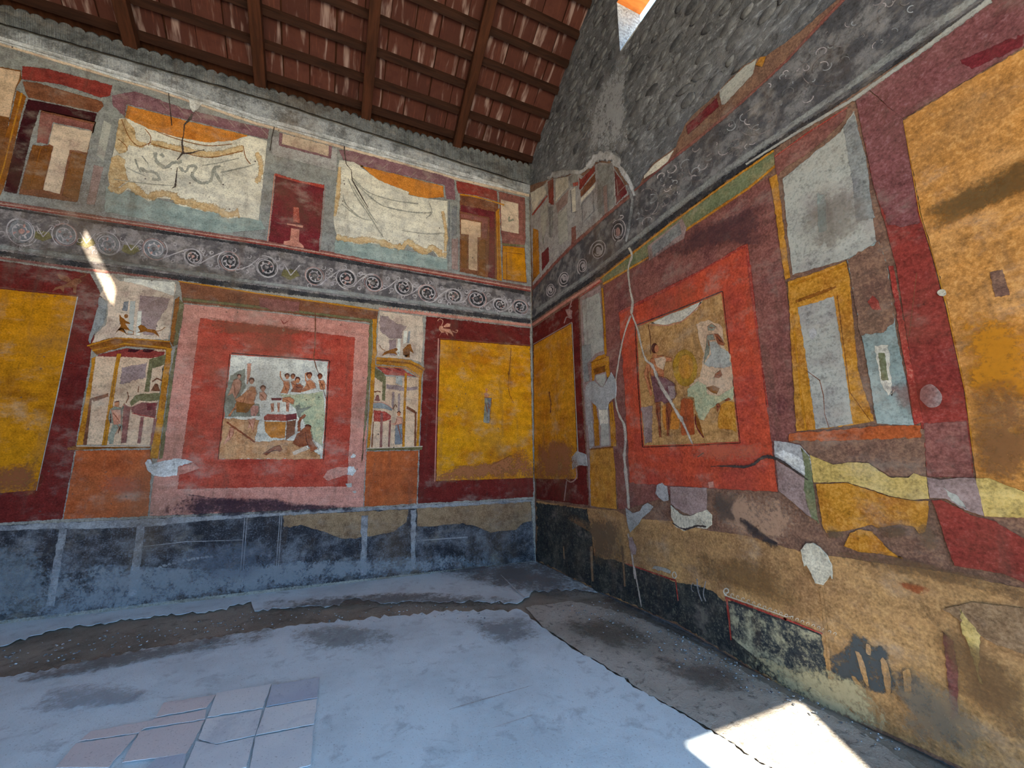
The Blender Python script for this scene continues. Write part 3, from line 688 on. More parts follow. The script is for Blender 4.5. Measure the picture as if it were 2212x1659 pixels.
sub('painted_column', [('f', AL((505, 1130), (585, 1130)) + AL2((820, 0), (640, 1195), (550, 1195), (745, 0)), 'gold'), ('l', AL2((770, 60), (590, 1190)), 1.2, 'gold_dark')], parent=PV1)
sub('painted_column', [('f', AL((985, 1210), (1055, 1215)) + AL2((1315, 60), (1270, 400), (1185, 400), (1240, 60)), 'olive')], parent=PV1)
sub('painted_column', [('f', AL((1360, 330), (1450, 260), (1420, 1000), (1340, 1040), (1290, 940)), 'gold_dark', 1.0), ('f', AL((1240, 1040), (1340, 1050)) + AL2((1590, 0), (1500, 700), (1400, 1400), (1265, 1390), (1380, 700), (1480, 0)), 'gold', .8)], parent=PV1)
sub('painted_column', [('f', AL((1440, 300), (1520, 400), (1480, 700), (1400, 1020), (1340, 1030), (1380, 700)), 'olive', 1.4), ('f', AL((1380, 1050), (1410, 1040)) + AL2((1655, 0), (1560, 700), (1470, 1390), (1400, 1400), (1500, 700), (1590, 0)), 'olive', 1.0)], parent=PV1)
sub('painted_ledge', [('f', AL2((40, 1220), (180, 1185), (700, 1195), (1290, 1190), (1290, 1235), (700, 1240), (200, 1262), (45, 1265)), 'gold_dark', .6), ('l', AL2((180, 1200), (700, 1205), (1280, 1200)), 2, 'cream')], parent=PV1)
sub('painted_railing', [('f', AL2((390, 485), (660, 405), (665, 465), (440, 545)), 'brown')], parent=PV1)
sub('painted_tholos', [('f', AL2((1040, 440), (1150, 410), (1450, 395), (1450, 520), (1240, 545), (1130, 530), (1000, 620), (960, 560)), 'olive', .6), ('f', AL2((980, 620), (1150, 540), (1400, 545), (1360, 790), (1130, 765), (1000, 700)), 'purple_brown', .6),
    ('f', AL2((1220, 560), (1370, 550), (1360, 660), (1230, 680)), 'maroon', .4), ('f', AL2((1280, 380), (1350, 265), (1390, 265), (1440, 390)), 'brown', .4), ('l', AL2((1310, 240), (1380, 190), (1460, 230)), 4, 'brown'),
    ('f', AL2((1135, 760), (1195, 765), (1140, 1170), (1080, 1160)), 'purple_brown', .3), ('f', AL2((1330, 780), (1390, 790), (1310, 1190), (1270, 1190)), 'purple_brown', .3), ('f', AL2((880, 560), (1000, 620), (930, 1160), (840, 1160)), 'purple_brown', .5),
    ('l', AL2((1010, 710), (1350, 780)), 1.6, 'red_line'), ('l', AL2((940, 390), (960, 470), (920, 560)), 3, 'brown'), ('l', AL2((1110, 310), (1100, 400)), 3, 'brown')], parent=PV1)
sub('painted_figure', [('f', AL2((680, 640), (760, 600), (850, 630), (900, 560), (920, 590), (880, 660), (870, 880), (900, 1000), (860, 1040), (830, 920), (760, 1030), (740, 1180), (670, 1180), (640, 1080), (720, 860), (670, 870), (640, 760)), 'drape_green', .4),
    ('e', *AL2((785, 570))[0], 6, 7.5, 'skin', 12), ('f', AL2((690, 660), (850, 650), (850, 880), (730, 890)), 'skin_pink', .3), ('l', AL2((745, 545), (820, 530)), 3, 'hair'), ('l', AL2((690, 720), (690, 850)), 3.5, 'hair'), ('l', AL2((840, 900), (800, 1010)), 3, 'hair')], parent=PV1)
sub('painted_rider', [('f', AL((600, 600), (640, 640), (720, 680), (700, 700), (640, 690), (700, 780), (770, 800), (760, 860), (640, 850), (600, 780), (560, 760), (480, 840), (520, 780), (560, 720), (540, 640), (545, 540), (580, 590)), 'gold_dark', .3), ('e', *AL((645, 575))[0], 5, 5, 'gold_dark', 10)], parent=PV1, label='small golden-brown rider figure on the pavilion roof')
sub('painted_lion', [('f', AL((815, 730), (860, 700), (920, 720), (960, 760), (1080, 780), (1130, 850), (1150, 920), (1110, 870), (1050, 830), (940, 810), (880, 820), (790, 830), (850, 800), (830, 760)), 'gold_dark', .3), ('l', AL((1090, 800), (1160, 790), (1230, 740)), 1.4, 'gold_dark', 3)], parent=PV1, label='small leaping lion on the pavilion roof')
# ---- right painted pavilion
pv = Paint('painted_pavilion', 'B', 3, WB, 'painted golden pavilion with tholos and grey-skirted figure, right of the central picture')
pv.fill(AR((335, 210), (660, 250), (1000, 290), (1010, 640), (985, 820), (980, 1010), (810, 950), (290, 915), (300, 600)), 'cream', 1)
pv.fill(AR((340, 280), (480, 290), (600, 400), (760, 440), (700, 520), (690, 640), (480, 640), (420, 580), (340, 520)), 'purple_grey', 2)
pv.fill(AR((700, 515), (765, 510), (750, 700), (690, 720)), 'cloth', .4).fill(AR((610, 630), (665, 630), (650, 900), (600, 900)), 'cloth', .4).fill(AR((480, 640), (600, 640), (590, 900), (490, 890)), 'purple_grey', .8).fill(AR((770, 520), (810, 520), (790, 700), (750, 700)), 'greengrey', .6)
pv.fill(AR2((250, 350), (960, 380), (930, 1440), (190, 1450)), 'cream_warm', .5)
pv.fill(AR2((440, 470), (700, 520), (920, 520), (915, 570), (700, 590), (440, 560)), 'purple_grey', 1.5)
pv.fill(AR2((580, 360), (690, 370), (690, 520), (580, 470)), 'grey_light', .8).fill(AR2((530, 600), (570, 600), (560, 900), (520, 800)), 'purple_grey', .6).fill(AR2((620, 620), (655, 620), (650, 900), (610, 880)), 'purple_grey', .6)
pv.fill(AR((290, 900), (540, 915), (810, 945), (930, 1000), (1040, 1085), (1000, 1120), (975, 1250), (900, 1180), (750, 1065), (280, 1020)), 'gold', .5)
pv.line(AR((290, 960), (800, 1000), (1010, 1110)), 4, 'gold_dark').line(AR((280, 1040), (750, 1075), (960, 1235)), 3, 'cloth_orange')
pv.fill(AR((290, 1045), (690, 1075), (760, 1130), (920, 1210), (440, 1180), (400, 1160)), 'red_line', .4)
for a in (390, 540): pv.fill(AR((a, 1062), (a+70, 1070), (a+150, 1115), (a+90, 1110)), 'maroon', 0)
pv.fill(AR2((265, 230), (420, 320), (440, 380), (380, 470), (265, 380)), 'olive', .4)
PV2 = pv.build()
sub('painted_column', [('f', AR((230, 340), (310, 330), (300, 900), (240, 900)), 'gold', 1.2), ('f', AR2((225, 40), (290, 60), (265, 700), (200, 1440), (150, 1440), (190, 700)), 'gold', .7)], parent=PV2)
sub('painted_column', [('f', AR((190, 420), (240, 350), (235, 900)) + AR2((220, 200), (170, 900), (80, 1659), (90, 1400), (160, 300)), 'olive', 1.0)], parent=PV2)
sub('painted_column', [('f', AR2((715, 310), (760, 320), (745, 700), (720, 1425), (675, 1425), (700, 700)), 'gold', .4)], parent=PV2)
sub('painted_column', [('f', AR2((925, 390), (972, 380), (960, 800), (935, 1425), (885, 1425), (915, 800)), 'gold', .4), ('f', AR2((865, 900), (900, 890), (890, 1420), (855, 1420)), 'brown', .3)], parent=PV2)
sub('painted_column', [('f', AR2((390, 350), (445, 360), (430, 740), (375, 730)), 'olive', .3)], parent=PV2)
sub('painted_railing', [('f', AR2((745, 800), (880, 880), (880, 930), (740, 850)), 'brown', .3)], parent=PV2)
sub('painted_ledge', [('f', AR2((150, 1435), (560, 1425), (990, 1405), (980, 1468), (560, 1470), (160, 1480)), 'olive', .8), ('l', AR2((160, 1440), (560, 1430), (985, 1412)), 2, 'cream')], parent=PV2)
sub('painted_tholos', [('f', AR2((240, 760), (350, 745), (470, 790), (545, 850), (530, 890), (430, 860), (240, 850)), 'greengrey', .4), ('f', AR2((245, 860), (420, 880), (525, 950), (520, 1010), (420, 1050), (250, 1050)), 'red_line', .5),
    ('f', AR2((260, 735), (300, 640), (330, 640), (360, 740)), 'purple_brown', .3), ('l', AR2((265, 600), (310, 590), (360, 600)), 4, 'brown'), ('f', AR2((240, 1040), (262, 1040), (240, 1430), (215, 1430)), 'brown', .3),
    ('f', AR2((355, 900), (400, 910), (385, 1430), (340, 1430)), 'purple_brown', .3), ('f', AR2((485, 1020), (520, 1020), (500, 1420), (465, 1420)), 'purple_brown', .3), ('l', AR2((240, 770), (360, 755), (470, 800), (550, 860)), 1.4, 'pink', 3), ('l', AR2((540, 860), (580, 790), (600, 830)), 2, 'brown', 3)], parent=PV2)
sub('painted_figure', [('f', AR2((600, 970), (680, 980), (685, 1080), (690, 1390), (560, 1390), (570, 1100), (580, 1000)), 'drape_grey', .4), ('f', AR2((600, 970), (680, 980), (680, 1070), (570, 1100), (480, 1070), (570, 1060)), 'skin_pink', .3), ('e', *AR2((632, 930))[0], 4.2, 5.5, 'skin', 12), ('l', AR2((605, 910), (632, 890), (660, 915)), 2.2, 'hair', 3)], parent=PV2)
sub('painted_lion', [('f', AR((370, 885), (420, 830), (520, 790), (600, 770), (625, 800), (590, 830), (620, 890), (560, 860), (470, 860), (400, 890)), 'gold_dark', .3), ('l', AR((430, 810), (380, 790), (340, 730)), 1.3, 'gold_dark', 3)], parent=PV2, label='small lion on the right pavilion roof')
sub('painted_rider', [('f', AR((680, 800), (760, 720), (810, 700), (830, 780), (860, 860), (800, 830), (800, 920), (720, 920), (770, 880), (690, 890), (690, 840)), 'gold_dark', .3)], parent=PV2, label='small seated rider on the right pavilion roof')
# griffins above the yellow panels
sub('painted_griffin', [('f', AR((1225, 500), (1240, 440), (1290, 440), (1300, 480), (1400, 490), (1440, 560), (1450, 605), (1400, 560), (1360, 540), (1370, 600), (1320, 540), (1270, 550), (1230, 600), (1260, 540)), 'skin_pink', .2), ('f', AR((1290, 450), (1350, 400), (1410, 410), (1400, 460), (1310, 470)), 'skin_pink', .3),
    ('l', AR((1430, 520), (1490, 545), (1510, 510), (1480, 510)), 1.6, 'skin_pink', 4), ('l', AR((1270, 440), (1290, 370), (1240, 340), (1210, 370)), 1.6, 'skin_pink', 4)], layer=3, parent=WB, label='small pale pink griffin on the dark red border above the right yellow panel')
sub('painted_griffin', [('f', r12((600, 740), (640, 740), (660, 770), (620, 800), (610, 870), (580, 860), (580, 820), (520, 820), (510, 865), (480, 830), (410, 850), (440, 810), (520, 790), (560, 760)), 'brown', .2), ('f', r12((450, 700), (540, 720), (580, 760), (540, 780), (470, 750)), 'brown', .3), ('l', r12((640, 735), (690, 715), (660, 695)), 2, 'brown', 3)], layer=3, parent=WB, label='small brown griffin on the dark red border above the left yellow panel')
sub('painted_flourish', [('f', r22((240, 1110), (280, 1075), (235, 1095), (205, 1065), (225, 1110)), 'red_band', .2), ('e', *r22((230, 1155))[0], 3.4, 4, 'cream', 10)], layer=4, parent=WB, label='small red winged ornament above the red frame')
sub('painted_figure', [('e', *AR2((1940, 570))[0], 3, 4, 'skin', 10), ('f', AR2((1900, 620), (1940, 595), (1985, 650), (1960, 690), (1910, 690)), 'skin', .3), ('f', AR2((1905, 680), (2010, 690), (2015, 740), (2000, 900), (1990, 1075), (1900, 1070), (1880, 1040), (1900, 900)), 'drape_green', .4), ('f', AR2((1950, 690), (2020, 690), (2000, 760), (1980, 1060), (1950, 1060)), 'drape_grey', .3)],
    layer=4, parent=WB, label='tiny draped figure floating in the middle of the right yellow panel')
# ---- central picture: a crowd of figures around an altar in a landscape
PC = Paint('picture', 'B', 4, WB, 'large square picture of many figures around a stone altar, set in the red frame')
PC.fill([(498, 765), (604, 772), (710, 780), (704, 890), (698, 992), (585, 993), (473, 993), (486, 880)], 'cloth', .3)
PC.fill(PA((150, 1060), (700, 1080), (640, 1400), (1100, 1380), (1250, 1380), (1600, 1600), (1620, 1680), (80, 1680)), 'landscape', 1.4)
PC.fill(PA((180, 700), (250, 420), (480, 300), (500, 600), (420, 720), (540, 860), (700, 840), (720, 1040), (160, 1050)), 'drape_green', 1.6)
PC.fill(PA((980, 700), (1100, 700), (1400, 690), (1660, 650), (1680, 980), (1640, 1500), (1480, 1380), (1300, 1000), (1160, 860)), 'sage', 1.4)
PC.fill(PA((1220, 870), (1270, 860), (1290, 820), (1310, 910), (1500, 870), (1420, 930), (1330, 980), (1300, 1100), (1250, 1000)), 'drape_green', .6)
PC.fill(PA((510, 240), (580, 240), (560, 440), (520, 560), (500, 560)), 'skin_pink', .6)
PC = PC.build()
sub('painted_altar', [('f', PA((760, 1100), (1100, 1110), (1080, 1370), (860, 1360), (770, 1260)), 'cloth_orange', .5), ('f', PA((1095, 1100), (1250, 1080), (1230, 1300), (1080, 1400)), 'brown', .4), ('f', PA((750, 1030), (820, 990), (1080, 1000), (1260, 980), (1260, 1080), (1100, 1110), (760, 1100)), 'red_line', .4), ('f', PA((1080, 1010), (1260, 980), (1260, 1080), (1090, 1100)), 'maroon', .3)], parent=PC)
def fig(parts, lab=None): sub('painted_figure', parts, parent=PC, label=lab)
def head(px, py, r=4.6, c='skin_pink'): x, y = PA((px, py))[0]; return [('e', x, y-r*.35, r*1.15, r*1.1, 'hair', 10), ('e', x, y+r*.2, r*.82, r*.95, c, 10)]
fig([('f', PA((300, 500), (380, 460), (430, 520), (420, 620), (330, 780), (290, 700), (210, 740), (270, 600)), 'skin_pink', .4)] + head(395, 440))
fig([('f', PA((510, 640), (560, 580), (640, 590), (660, 700), (620, 800), (640, 850), (420, 900), (330, 940), (260, 1040), (210, 1030), (320, 880), (350, 780)), 'skin', .5), ('f', PA((340, 800), (500, 830), (640, 840), (500, 990), (340, 980)), 'gold_dark', .8), ('l', PA((520, 650), (440, 730), (340, 790)), 5, 'skin', 3)] + head(580, 510, 6))
fig([('f', PA((690, 680), (760, 660), (810, 720), (790, 800), (720, 810), (690, 760)), 'skin_pink', .4)] + head(750, 620, 6))
fig([('f', PA((550, 860), (690, 870), (690, 960), (640, 1040), (560, 1030)), 'pink', .5), ('f', PA((520, 1080), (640, 1060), (620, 1150), (600, 1270), (570, 1180), (490, 1280), (540, 1150)), 'skin_pink', .4)])
fig([('f', PA((250, 1200), (320, 1200), (310, 1300), (260, 1380), (150, 1470), (210, 1340)), 'skin_pink', .4), ('l', PA((210, 1120), (630, 1420)), 5, 'skin_dark')])
fig([('f', PA((1040, 500), (1140, 500), (1150, 600), (1110, 700), (1000, 690), (1050, 590)), 'skin', .4), ('l', PA((1050, 510), (1010, 440), (1010, 360)), 2.6, 'skin', 3)] + head(1110, 440, 5.5, 'skin'))
fig([('f', PA((1160, 520), (1240, 490), (1250, 580), (1190, 640)), 'skin', .4)] + head(1195, 440, 5.2, 'skin'))
fig([('f', PA((1220, 560), (1300, 540), (1360, 590), (1320, 690), (1150, 670)), 'skin_dark', .4)] + head(1265, 495, 5.8, 'skin'))
fig([('f', PA((1380, 500), (1460, 480), (1530, 540), (1540, 610), (1460, 640), (1340, 680), (1300, 660), (1380, 570)), 'skin', .4), ('l', PA((1390, 510), (1385, 400), (1440, 385)), 4, 'skin', 3)] + head(1440, 430, 6.5, 'skin'))
fig([('f', PA((1570, 500), (1650, 490), (1690, 560), (1680, 640), (1600, 640)), 'skin', .4), ('l', PA((1560, 420), (1640, 600), (1690, 780)), 1.2, 'hair')] + head(1600, 440, 5.5, 'skin_dark'))
fig([('f', PA((860, 850), (910, 830), (910, 960), (870, 980)), 'skin_pink', .4), ('f', PA((960, 830), (1000, 830), (990, 970), (960, 970)), 'skin_pink', .4), ('f', PA((1090, 830), (1140, 830), (1130, 970), (1090, 960)), 'skin_pink', .4), ('f', PA((870, 755), (1030, 755), (1030, 800), (870, 800)), 'maroon', .2), ('f', PA((1030, 760), (1150, 740), (1220, 790), (1200, 860), (1100, 830), (1030, 820)), 'skin', .4)], 'small children holding up a dark bundle above the altar')
fig([('f', PA((1370, 1180), (1460, 1210), (1480, 1300), (1500, 1400), (1580, 1520), (1460, 1580), (1420, 1480), (1280, 1500), (1180, 1440), (1240, 1300)), 'skin_dark', .6), ('l', PA((1290, 1260), (1290, 1110), (1380, 1010)), 8, 'skin_dark', 3), ('e', *PA((1420, 1205))[0], 7.5, 7, 'skin_dark', 12), ('l', PA((1370, 1180), (1420, 1160), (1470, 1190)), 4, 'hair', 3)], 'large brown figure sitting on the ground with one arm raised')
fig([('f', PA((740, 1600), (900, 1490), (1000, 1460), (1040, 1540), (1000, 1570), (930, 1530), (800, 1620)), 'skin_dark', .6), ('f', PA((1180, 1560), (1380, 1470), (1440, 1530), (1200, 1620)), 'cream', .8)])
# ---- frieze with scroll roundels
FT = [(-150, 418), (0, 443), (600, 533), (1147, 629)]; FB = [(-150, 530), (0, 552), (550, 626), (1147, 699)]
fz = Paint('frieze', 'B', 2, WB, 'long grey frieze of painted scroll roundels across the back wall')
xs = (-150, 0, 150, 300, 450, 600, 750, 900, 1050, 1146)
fz.fill([(x, pw(FT, x)) for x in xs]+[(x+1, pw(FB, x)) for x in reversed(xs)], 'frieze', .5)
fz.line([(x, pw(FB, x)-4) for x in xs], [13]*6+[11]*4, 'frieze_dark', 0, .12).line([(x, pw(FB, x)-19+x*.004) for x in xs], [11]*10, 'greengrey', 0, .3)
fz.line([(x, pw(FT, x)+6) for x in xs], [9]*10, 'frieze_dark', 0, .5)
fz.line([(x, pw(FT, x)) for x in xs], 4.2, 'red_band', 0, .25).line([(x, pw(FT, x)-3.4) for x in xs], 2.6, 'pink', 0, .4).line([(x, pw(FT, x)-7) for x in xs], 5, 'purple_brown', 0, .2)
FZ = fz.build()
cs = [(46, 500, 36), (141, 508, 30), (233, 528, 30), (334, 538, 29), (418, 555, 22), (496, 565, 26), (576, 578, 27), (680, 596, 24), (749, 602, 25), (806, 612, 23), (871, 621, 22), (924, 633, 23), (981, 640, 20), (1030, 646, 23), (1080, 658, 18), (1124, 663, 19)]
rf = random.Random(3)
for i, (cx, cy, r) in enumerate(cs):
    q = Paint('scroll_roundel', 'B', 3, FZ, seed=i); sl = .15
    q.ell(cx, cy, r*.80, r*.76, 'frieze_dark' if i > 3 else 'drape_grey', 20, .1, 1.2)
    q.arc(cx, cy, r, r*.92, 3.0, 'scroll', .4+i*1.7, .4+i*1.7+13.5, 46, .72, sl)
    q.arc(cx, cy, r*.9, r*.82, 1.6, 'scroll_pink' if i % 2 else 'scroll', 2+i*1.7, 2+i*1.7+5.2, 20, .1, sl)
    for k in range(7):
        a = k*.9+i+rf.uniform(-.2, .2); q.ell(cx+math.cos(a)*r*.42, cy+math.sin(a)*r*.4+sl*math.cos(a)*r*.42, r*.13, r*.09, 'scroll_pink' if k % 3 == 0 else 'scroll', 8, a, .5)
    q.ell(cx+rf.uniform(-2, 2), cy, r*.2, r*.18, 'scroll_pink' if i % 4 == 0 else 'frieze', 10, 0, .8)
    for k in range(4):
        a = rf.uniform(0, 6.28); x, y = cx+math.cos(a)*r*1.15, cy+math.sin(a)*r*.95
        if pw(FT, x)+10 < y < pw(FB, x)-10: q.arc(x, y, r*.22, r*.2, 1.4, 'scroll', a, a+5, 9, .4)
    q.build()
for i in range(len(cs)-1):
    a, b = cs[i], cs[i+1]; mx, my = (a[0]+b[0])/2, (a[1]+b[1])/2
    if b[0]-a[0] > 85:
        q = Paint('painted_calyx', 'B', 3, FZ, seed=i); q.fill([(mx-16, my-6), (mx+14, my-4), (mx+22, my+10), (mx, my+20), (mx-22, my+10)], 'olive', 1.2).line([(mx, my+8), (mx-14, my-16)], 3, 'scroll').line([(mx, my+8), (mx+20, my-14)], 3, 'scroll').build(); continue
    q = Paint('scroll_tendril', 'B', 3, FZ, seed=i)
    q.line([(a[0]+a[2]*.6, a[1]+a[2]*.7), (mx, my+rf.uniform(-5, 5)), (b[0]-b[2]*.6, b[1]-b[2]*.75)], 2.4, 'scroll', 5)
    for s in (-1, 1): q.arc(mx+rf.uniform(-3, 3), my+s*a[2]*.62, 5, 4.4, 1.6, 'scroll', rf.uniform(0, 6), rf.uniform(8, 11), 10, .5)
    q.build()
# ---- upper zone ground
p = Paint('upper_zone', 'B', 1, WB, 'grey-green painted ground of the upper storey of the back wall')
xt = (-150, 0, 150, 339, 550, 750, 998, 1144)
p.fill([(x, low(x)+3 if x > -80 else 50) for x in xt]+[(x, pw(FT, x)-2) for x in reversed(xs)], 'greengrey', 0).build()
p = Paint('painted_moulding', 'B', 2, WB, 'cream and grey moulding lines just below the stucco ledge')
p.line([(x, low(x)+9) for x in (-100, 0, 150, 339, 550, 750, 998, 1143)], [9]*8, 'cream', 0, .3).line([(x, low(x)+2) for x in (-100, 0, 150, 339, 550, 750, 998, 1143)], 2.4, 'crack', 0, .3).build()
# left architecture
p = Paint('painted_doorway', 'B', 2, WB, 'painted doorway in dark maroon and brown at the left of the upper storey')
p.fill(UL((-700, 60), (0, 160), (320, 220), (330, 360), (250, 500), (150, 940)) + UL2((40, 760), (-60, 920), (-900, 800)), 'shutter', .6)
p.fill(UL((-600, 60), (0, 175), (315, 240), (300, 350), (240, 500), (150, 935), (0, 910), (-600, 850)), 'cream_warm', .8)
p.fill(UL((250, 505), (405, 610), (300, 1000), (170, 1659)) + UL2((50, 780), (0, 900), (-220, 870), (-60, 300)) + UL((40, 1300), (150, 935)), 'gold_dark', .6).line(UL((330, 560), (60, 1659)) + UL2((-90, 860)), 6, 'gold', 0, .2)
p.fill(UL((330, 150), (700, 190), (1690, 440), (1655, 610), (1500, 640), (900, 440), (400, 375), (320, 360)), 'red_band', .7)
p.fill(UL((330, 380), (560, 400), (1530, 680), (1560, 760), (1470, 860), (900, 740), (420, 640), (380, 560)), 'brown', .6)
p.fill(UL((410, 640), (900, 740), (1460, 860), (1420, 1010), (600, 830), (480, 1200), (370, 1659)) + UL2((260, 835), (50, 785), (130, 450), (240, 0)), 'maroon_dark', .5)
p.fill(UL((600, 830), (1410, 1010), (1380, 1130), (800, 1010), (720, 1330), (640, 1340)) + UL2((480, 90), (380, 420), (270, 835), (1150, 960), (1170, 900), (1320, 220)) + UL((1400, 1030)), 'brown', .3)
p.fill(UL((600, 835), (1410, 1020), (1385, 1130), (800, 1010), (720, 1335), (540, 1310)), 'purple_brown', .5)
p.fill(UL((795, 1010), (1390, 1130), (1310, 1460), (1060, 1420)) + UL2((1050, 180), (905, 840), (635, 770), (790, 120)) + UL((720, 1330)), 'cream', .6)
p.fill(UL2((490, 80), (790, 120), (640, 770), (300, 770)), 'shutter', .4).fill(UL2((1065, 180), (1310, 225), (1170, 950), (925, 850)), 'shutter', .4).line(UL2((610, 150), (440, 770)), 4, 'gold_dark')
p.build()
p = Paint('painted_pilaster', 'B', 3, WB, 'grey-green painted pilaster left of the first hanging cloth')
p.fill(UL((1480, 840), (1800, 930), (1740, 1150), (1660, 1659)) + UL2((1420, 1010), (1150, 990), (1290, 500), (1380, 0)), 'greengrey', .6)
p.fill(UL((1545, 955), (1680, 1030), (1560, 1610), (1430, 1490)), 'grey_light', .4).fill(UL2((1400, 380), (1560, 420), (1420, 1000), (1280, 990)), 'purple_grey', .8).build()
p = Paint('painted_band', 'B', 2, WB, 'purple band above the first hanging cloth')
p.fill(D1((110, 30), (400, -20), (1000, 190), (2010, 440), (1985, 570), (1000, 330), (300, 150), (280, 300), (130, 170)), 'purple', .8)
for k in range(7): p.line(D1((700+k*200, 110+k*52), (790+k*200, 210+k*52)), 2, 'purple_grey')
p.build()
# first hanging cloth
def ochre_edge(q, pts, w): q.line(pts, w, 'cloth_ochre', 3, .35)
c1 = Paint('hanging_cloth', 'B', 3, WB, 'cream painted cloth with scalloped hem and grey sea-creature pattern, hanging on the left')
c1.fill(D1((40, 1100), (400, 1200), (1000, 1350), (1890, 1500), (1980, 1640), (1400, 1690), (700, 1560), (30, 1430)), 'teal', 1)
c1.fill(D1((310, 150), (1000, 330), (1750, 505), (1700, 700), (600, 600), (270, 310)), 'cloth_orange', .5)
c1.fill(D1((200, 310), (290, 300), (600, 440), (900, 530), (1260, 592), (1560, 570), (1760, 510), (1985, 570), (1950, 900), (1930, 1100), (1885, 1540), (1760, 1510), (1640, 1500), (1500, 1520), (1350, 1440), (1200, 1425), (1040, 1380), (900, 1350), (840, 1290), (690, 1270), (560, 1312), (440, 1240), (320, 1170), (200, 1232), (90, 1180), (65, 1000), (110, 800), (150, 640)), 'cloth', .8)
C1 = c1.build()
q = Paint('cloth_border', 'B', 5, C1, 'ochre scalloped hem of the left cloth')
ochre_edge(q, D1((90, 1120), (200, 1180), (330, 1110), (440, 1180), (560, 1250), (690, 1210), (840, 1230), (900, 1290), (1040, 1320), (1200, 1360), (1350, 1390), (1500, 1460), (1640, 1440)), 20)
q.fill(D1((75, 980), (110, 780), (200, 740), (290, 800), (300, 960), (330, 1060), (200, 1150), (90, 1120)), 'cloth_ochre', 1.5).fill(D1((200, 320), (290, 310), (400, 440), (420, 560), (560, 610), (500, 670), (330, 640), (300, 720), (210, 740), (150, 660)), 'cloth_ochre', 1.2)
q.line(D1((590, 600), (900, 670), (1250, 740), (1500, 720), (1690, 660)), 16, 'cloth_ochre', 4, .2).line(D1((1850, 720), (1900, 850), (1890, 1000), (1840, 1080)), 12, 'cloth_ochre', 4, .4).build()
q = Paint('cloth_pattern', 'B', 6, C1, 'grey curling sea-creature pattern on the left cloth')
for pts, w in ((((640, 720), (660, 830), (760, 900), (850, 850), (960, 830)), 10), (((920, 890), (1000, 950), (1050, 880), (1130, 900), (1080, 1000), (1180, 1080), (1300, 1060), (1340, 920), (1420, 880)), 9), (((1340, 920), (1380, 1000), (1430, 1090)), 8), (((460, 900), (540, 950), (640, 960), (690, 1040), (600, 1040)), 9), (((400, 800), (430, 880), (470, 960)), 5), (((480, 760), (560, 860)), 4), (((700, 760), (720, 740), (740, 780)), 8), (((1420, 960), (1700, 900), (1830, 860)), 4), (((300, 900), (420, 960), (520, 1000)), 4), (((150, 1040), (500, 1090), (860, 1120)), 3), (((1200, 880), (1420, 840), (1640, 790)), 3)):
    q.line(D1(*pts), w*.8, 'cloth_fold', 5, .2)
q.build()
q = Paint('cloth_fold', 'B', 6, C1, 'thin fold lines of the left cloth')
for pts in (((240, 330), (330, 540), (450, 650), (590, 600)), ((200, 560), (290, 640), (310, 700)), ((520, 440), (590, 540), (560, 640)), ((600, 620), (1000, 730), (1300, 780), (1690, 700)), ((1690, 640), (1720, 780), (1780, 860)), ((660, 470), (900, 560), (1250, 640), (1560, 620))): q.line(D1(*pts), 1.6, 'gold_dark', 5)
q.build()
# central niche
p = Paint('painted_niche', 'B', 3, WB, 'maroon painted niche with a pink pedestal between the two hanging cloths')
p.fill(D2((190, 640), (480, 730), (780, 790), (750, 1200), (715, 1570), (400, 1510), (105, 1450), (150, 1050)), 'maroon', .6)
p.line(D2((190, 650), (480, 735), (775, 795)), 8, 'red_line', 0, .3).line(D2((185, 640), (145, 1060), (100, 1450)), 3, 'pink').line(D2((785, 790), (755, 1200), (722, 1570)), 3, 'purple_grey')
NI = p.build()
sub('painted_pedestal', [('f', D2((375, 1280), (490, 1300), (480, 1450), (540, 1500), (540, 1540), (280, 1490), (290, 1440), (360, 1430)), 'pink', .5), ('f', D2((330, 1230), (530, 1260), (520, 1290), (330, 1250)), 'pink', .4), ('f', D2((400, 1030), (480, 1040), (490, 1240), (400, 1220)), 'red_line', 1.2)], layer=5, parent=NI)
p = Paint('painted_panel', 'B', 3, WB, 'small cream panel with thin purple-red frame above the maroon niche')
p.fill(D2((140, 180), (260, 200), (940, 330), (930, 620), (850, 600), (150, 420)), 'lavender', .8).fill(D2((235, 140), (880, 310), (865, 470), (225, 310)), 'purple', .5).fill(D2((275, 150), (840, 300), (830, 440), (260, 290)), 'cream', .5).build()
# second hanging cloth
p = Paint('painted_band', 'B', 2, WB, 'purple band above the second hanging cloth')
p.fill(D2((930, 340), (1100, 360), (2212, 660)) + UC((980, 120), (1000, 440), (850, 425), (830, 220), (0, 20)) + D2((1400, 600), (1000, 480)), 'purple', .8)
for k in range(6): p.line(D2((1190+k*170, 430+k*48), (1130+k*170, 480+k*48)), 2.2, 'purple_grey')
p.build()
c2 = Paint('hanging_cloth', 'B', 3, WB, 'grey-white painted cloth with scalloped hem, hanging on the right next to the corner doorway')
c2.fill(D2((900, 1390), (1500, 1480)) + UC((0, 1130), (880, 1290), (885, 1490), (500, 1440), (0, 1380)) + D2((890, 1590)), 'teal', 1)
c2.fill(D2((1180, 525), (2212, 785)) + UC((820, 235), (830, 400), (500, 420), (0, 260)) + D2((1430, 740)), 'cloth_orange', .5)
c2.fill(D2((950, 470), (1130, 490), (1430, 710), (1800, 855)) + UC((300, 345), (560, 395), (885, 435), (880, 900), (868, 1325), (720, 1290), (650, 1200), (550, 1260), (350, 1170), (280, 1110), (200, 1190), (60, 1150)) + D2((1640, 1555), (1540, 1540), (1430, 1490), (1300, 1475), (1180, 1490), (1000, 1450), (920, 1430), (880, 1200), (900, 900)), 'cloth', .8)
C2 = c2.build()
q = Paint('cloth_border', 'B', 5, C2, 'ochre hem of the right cloth')
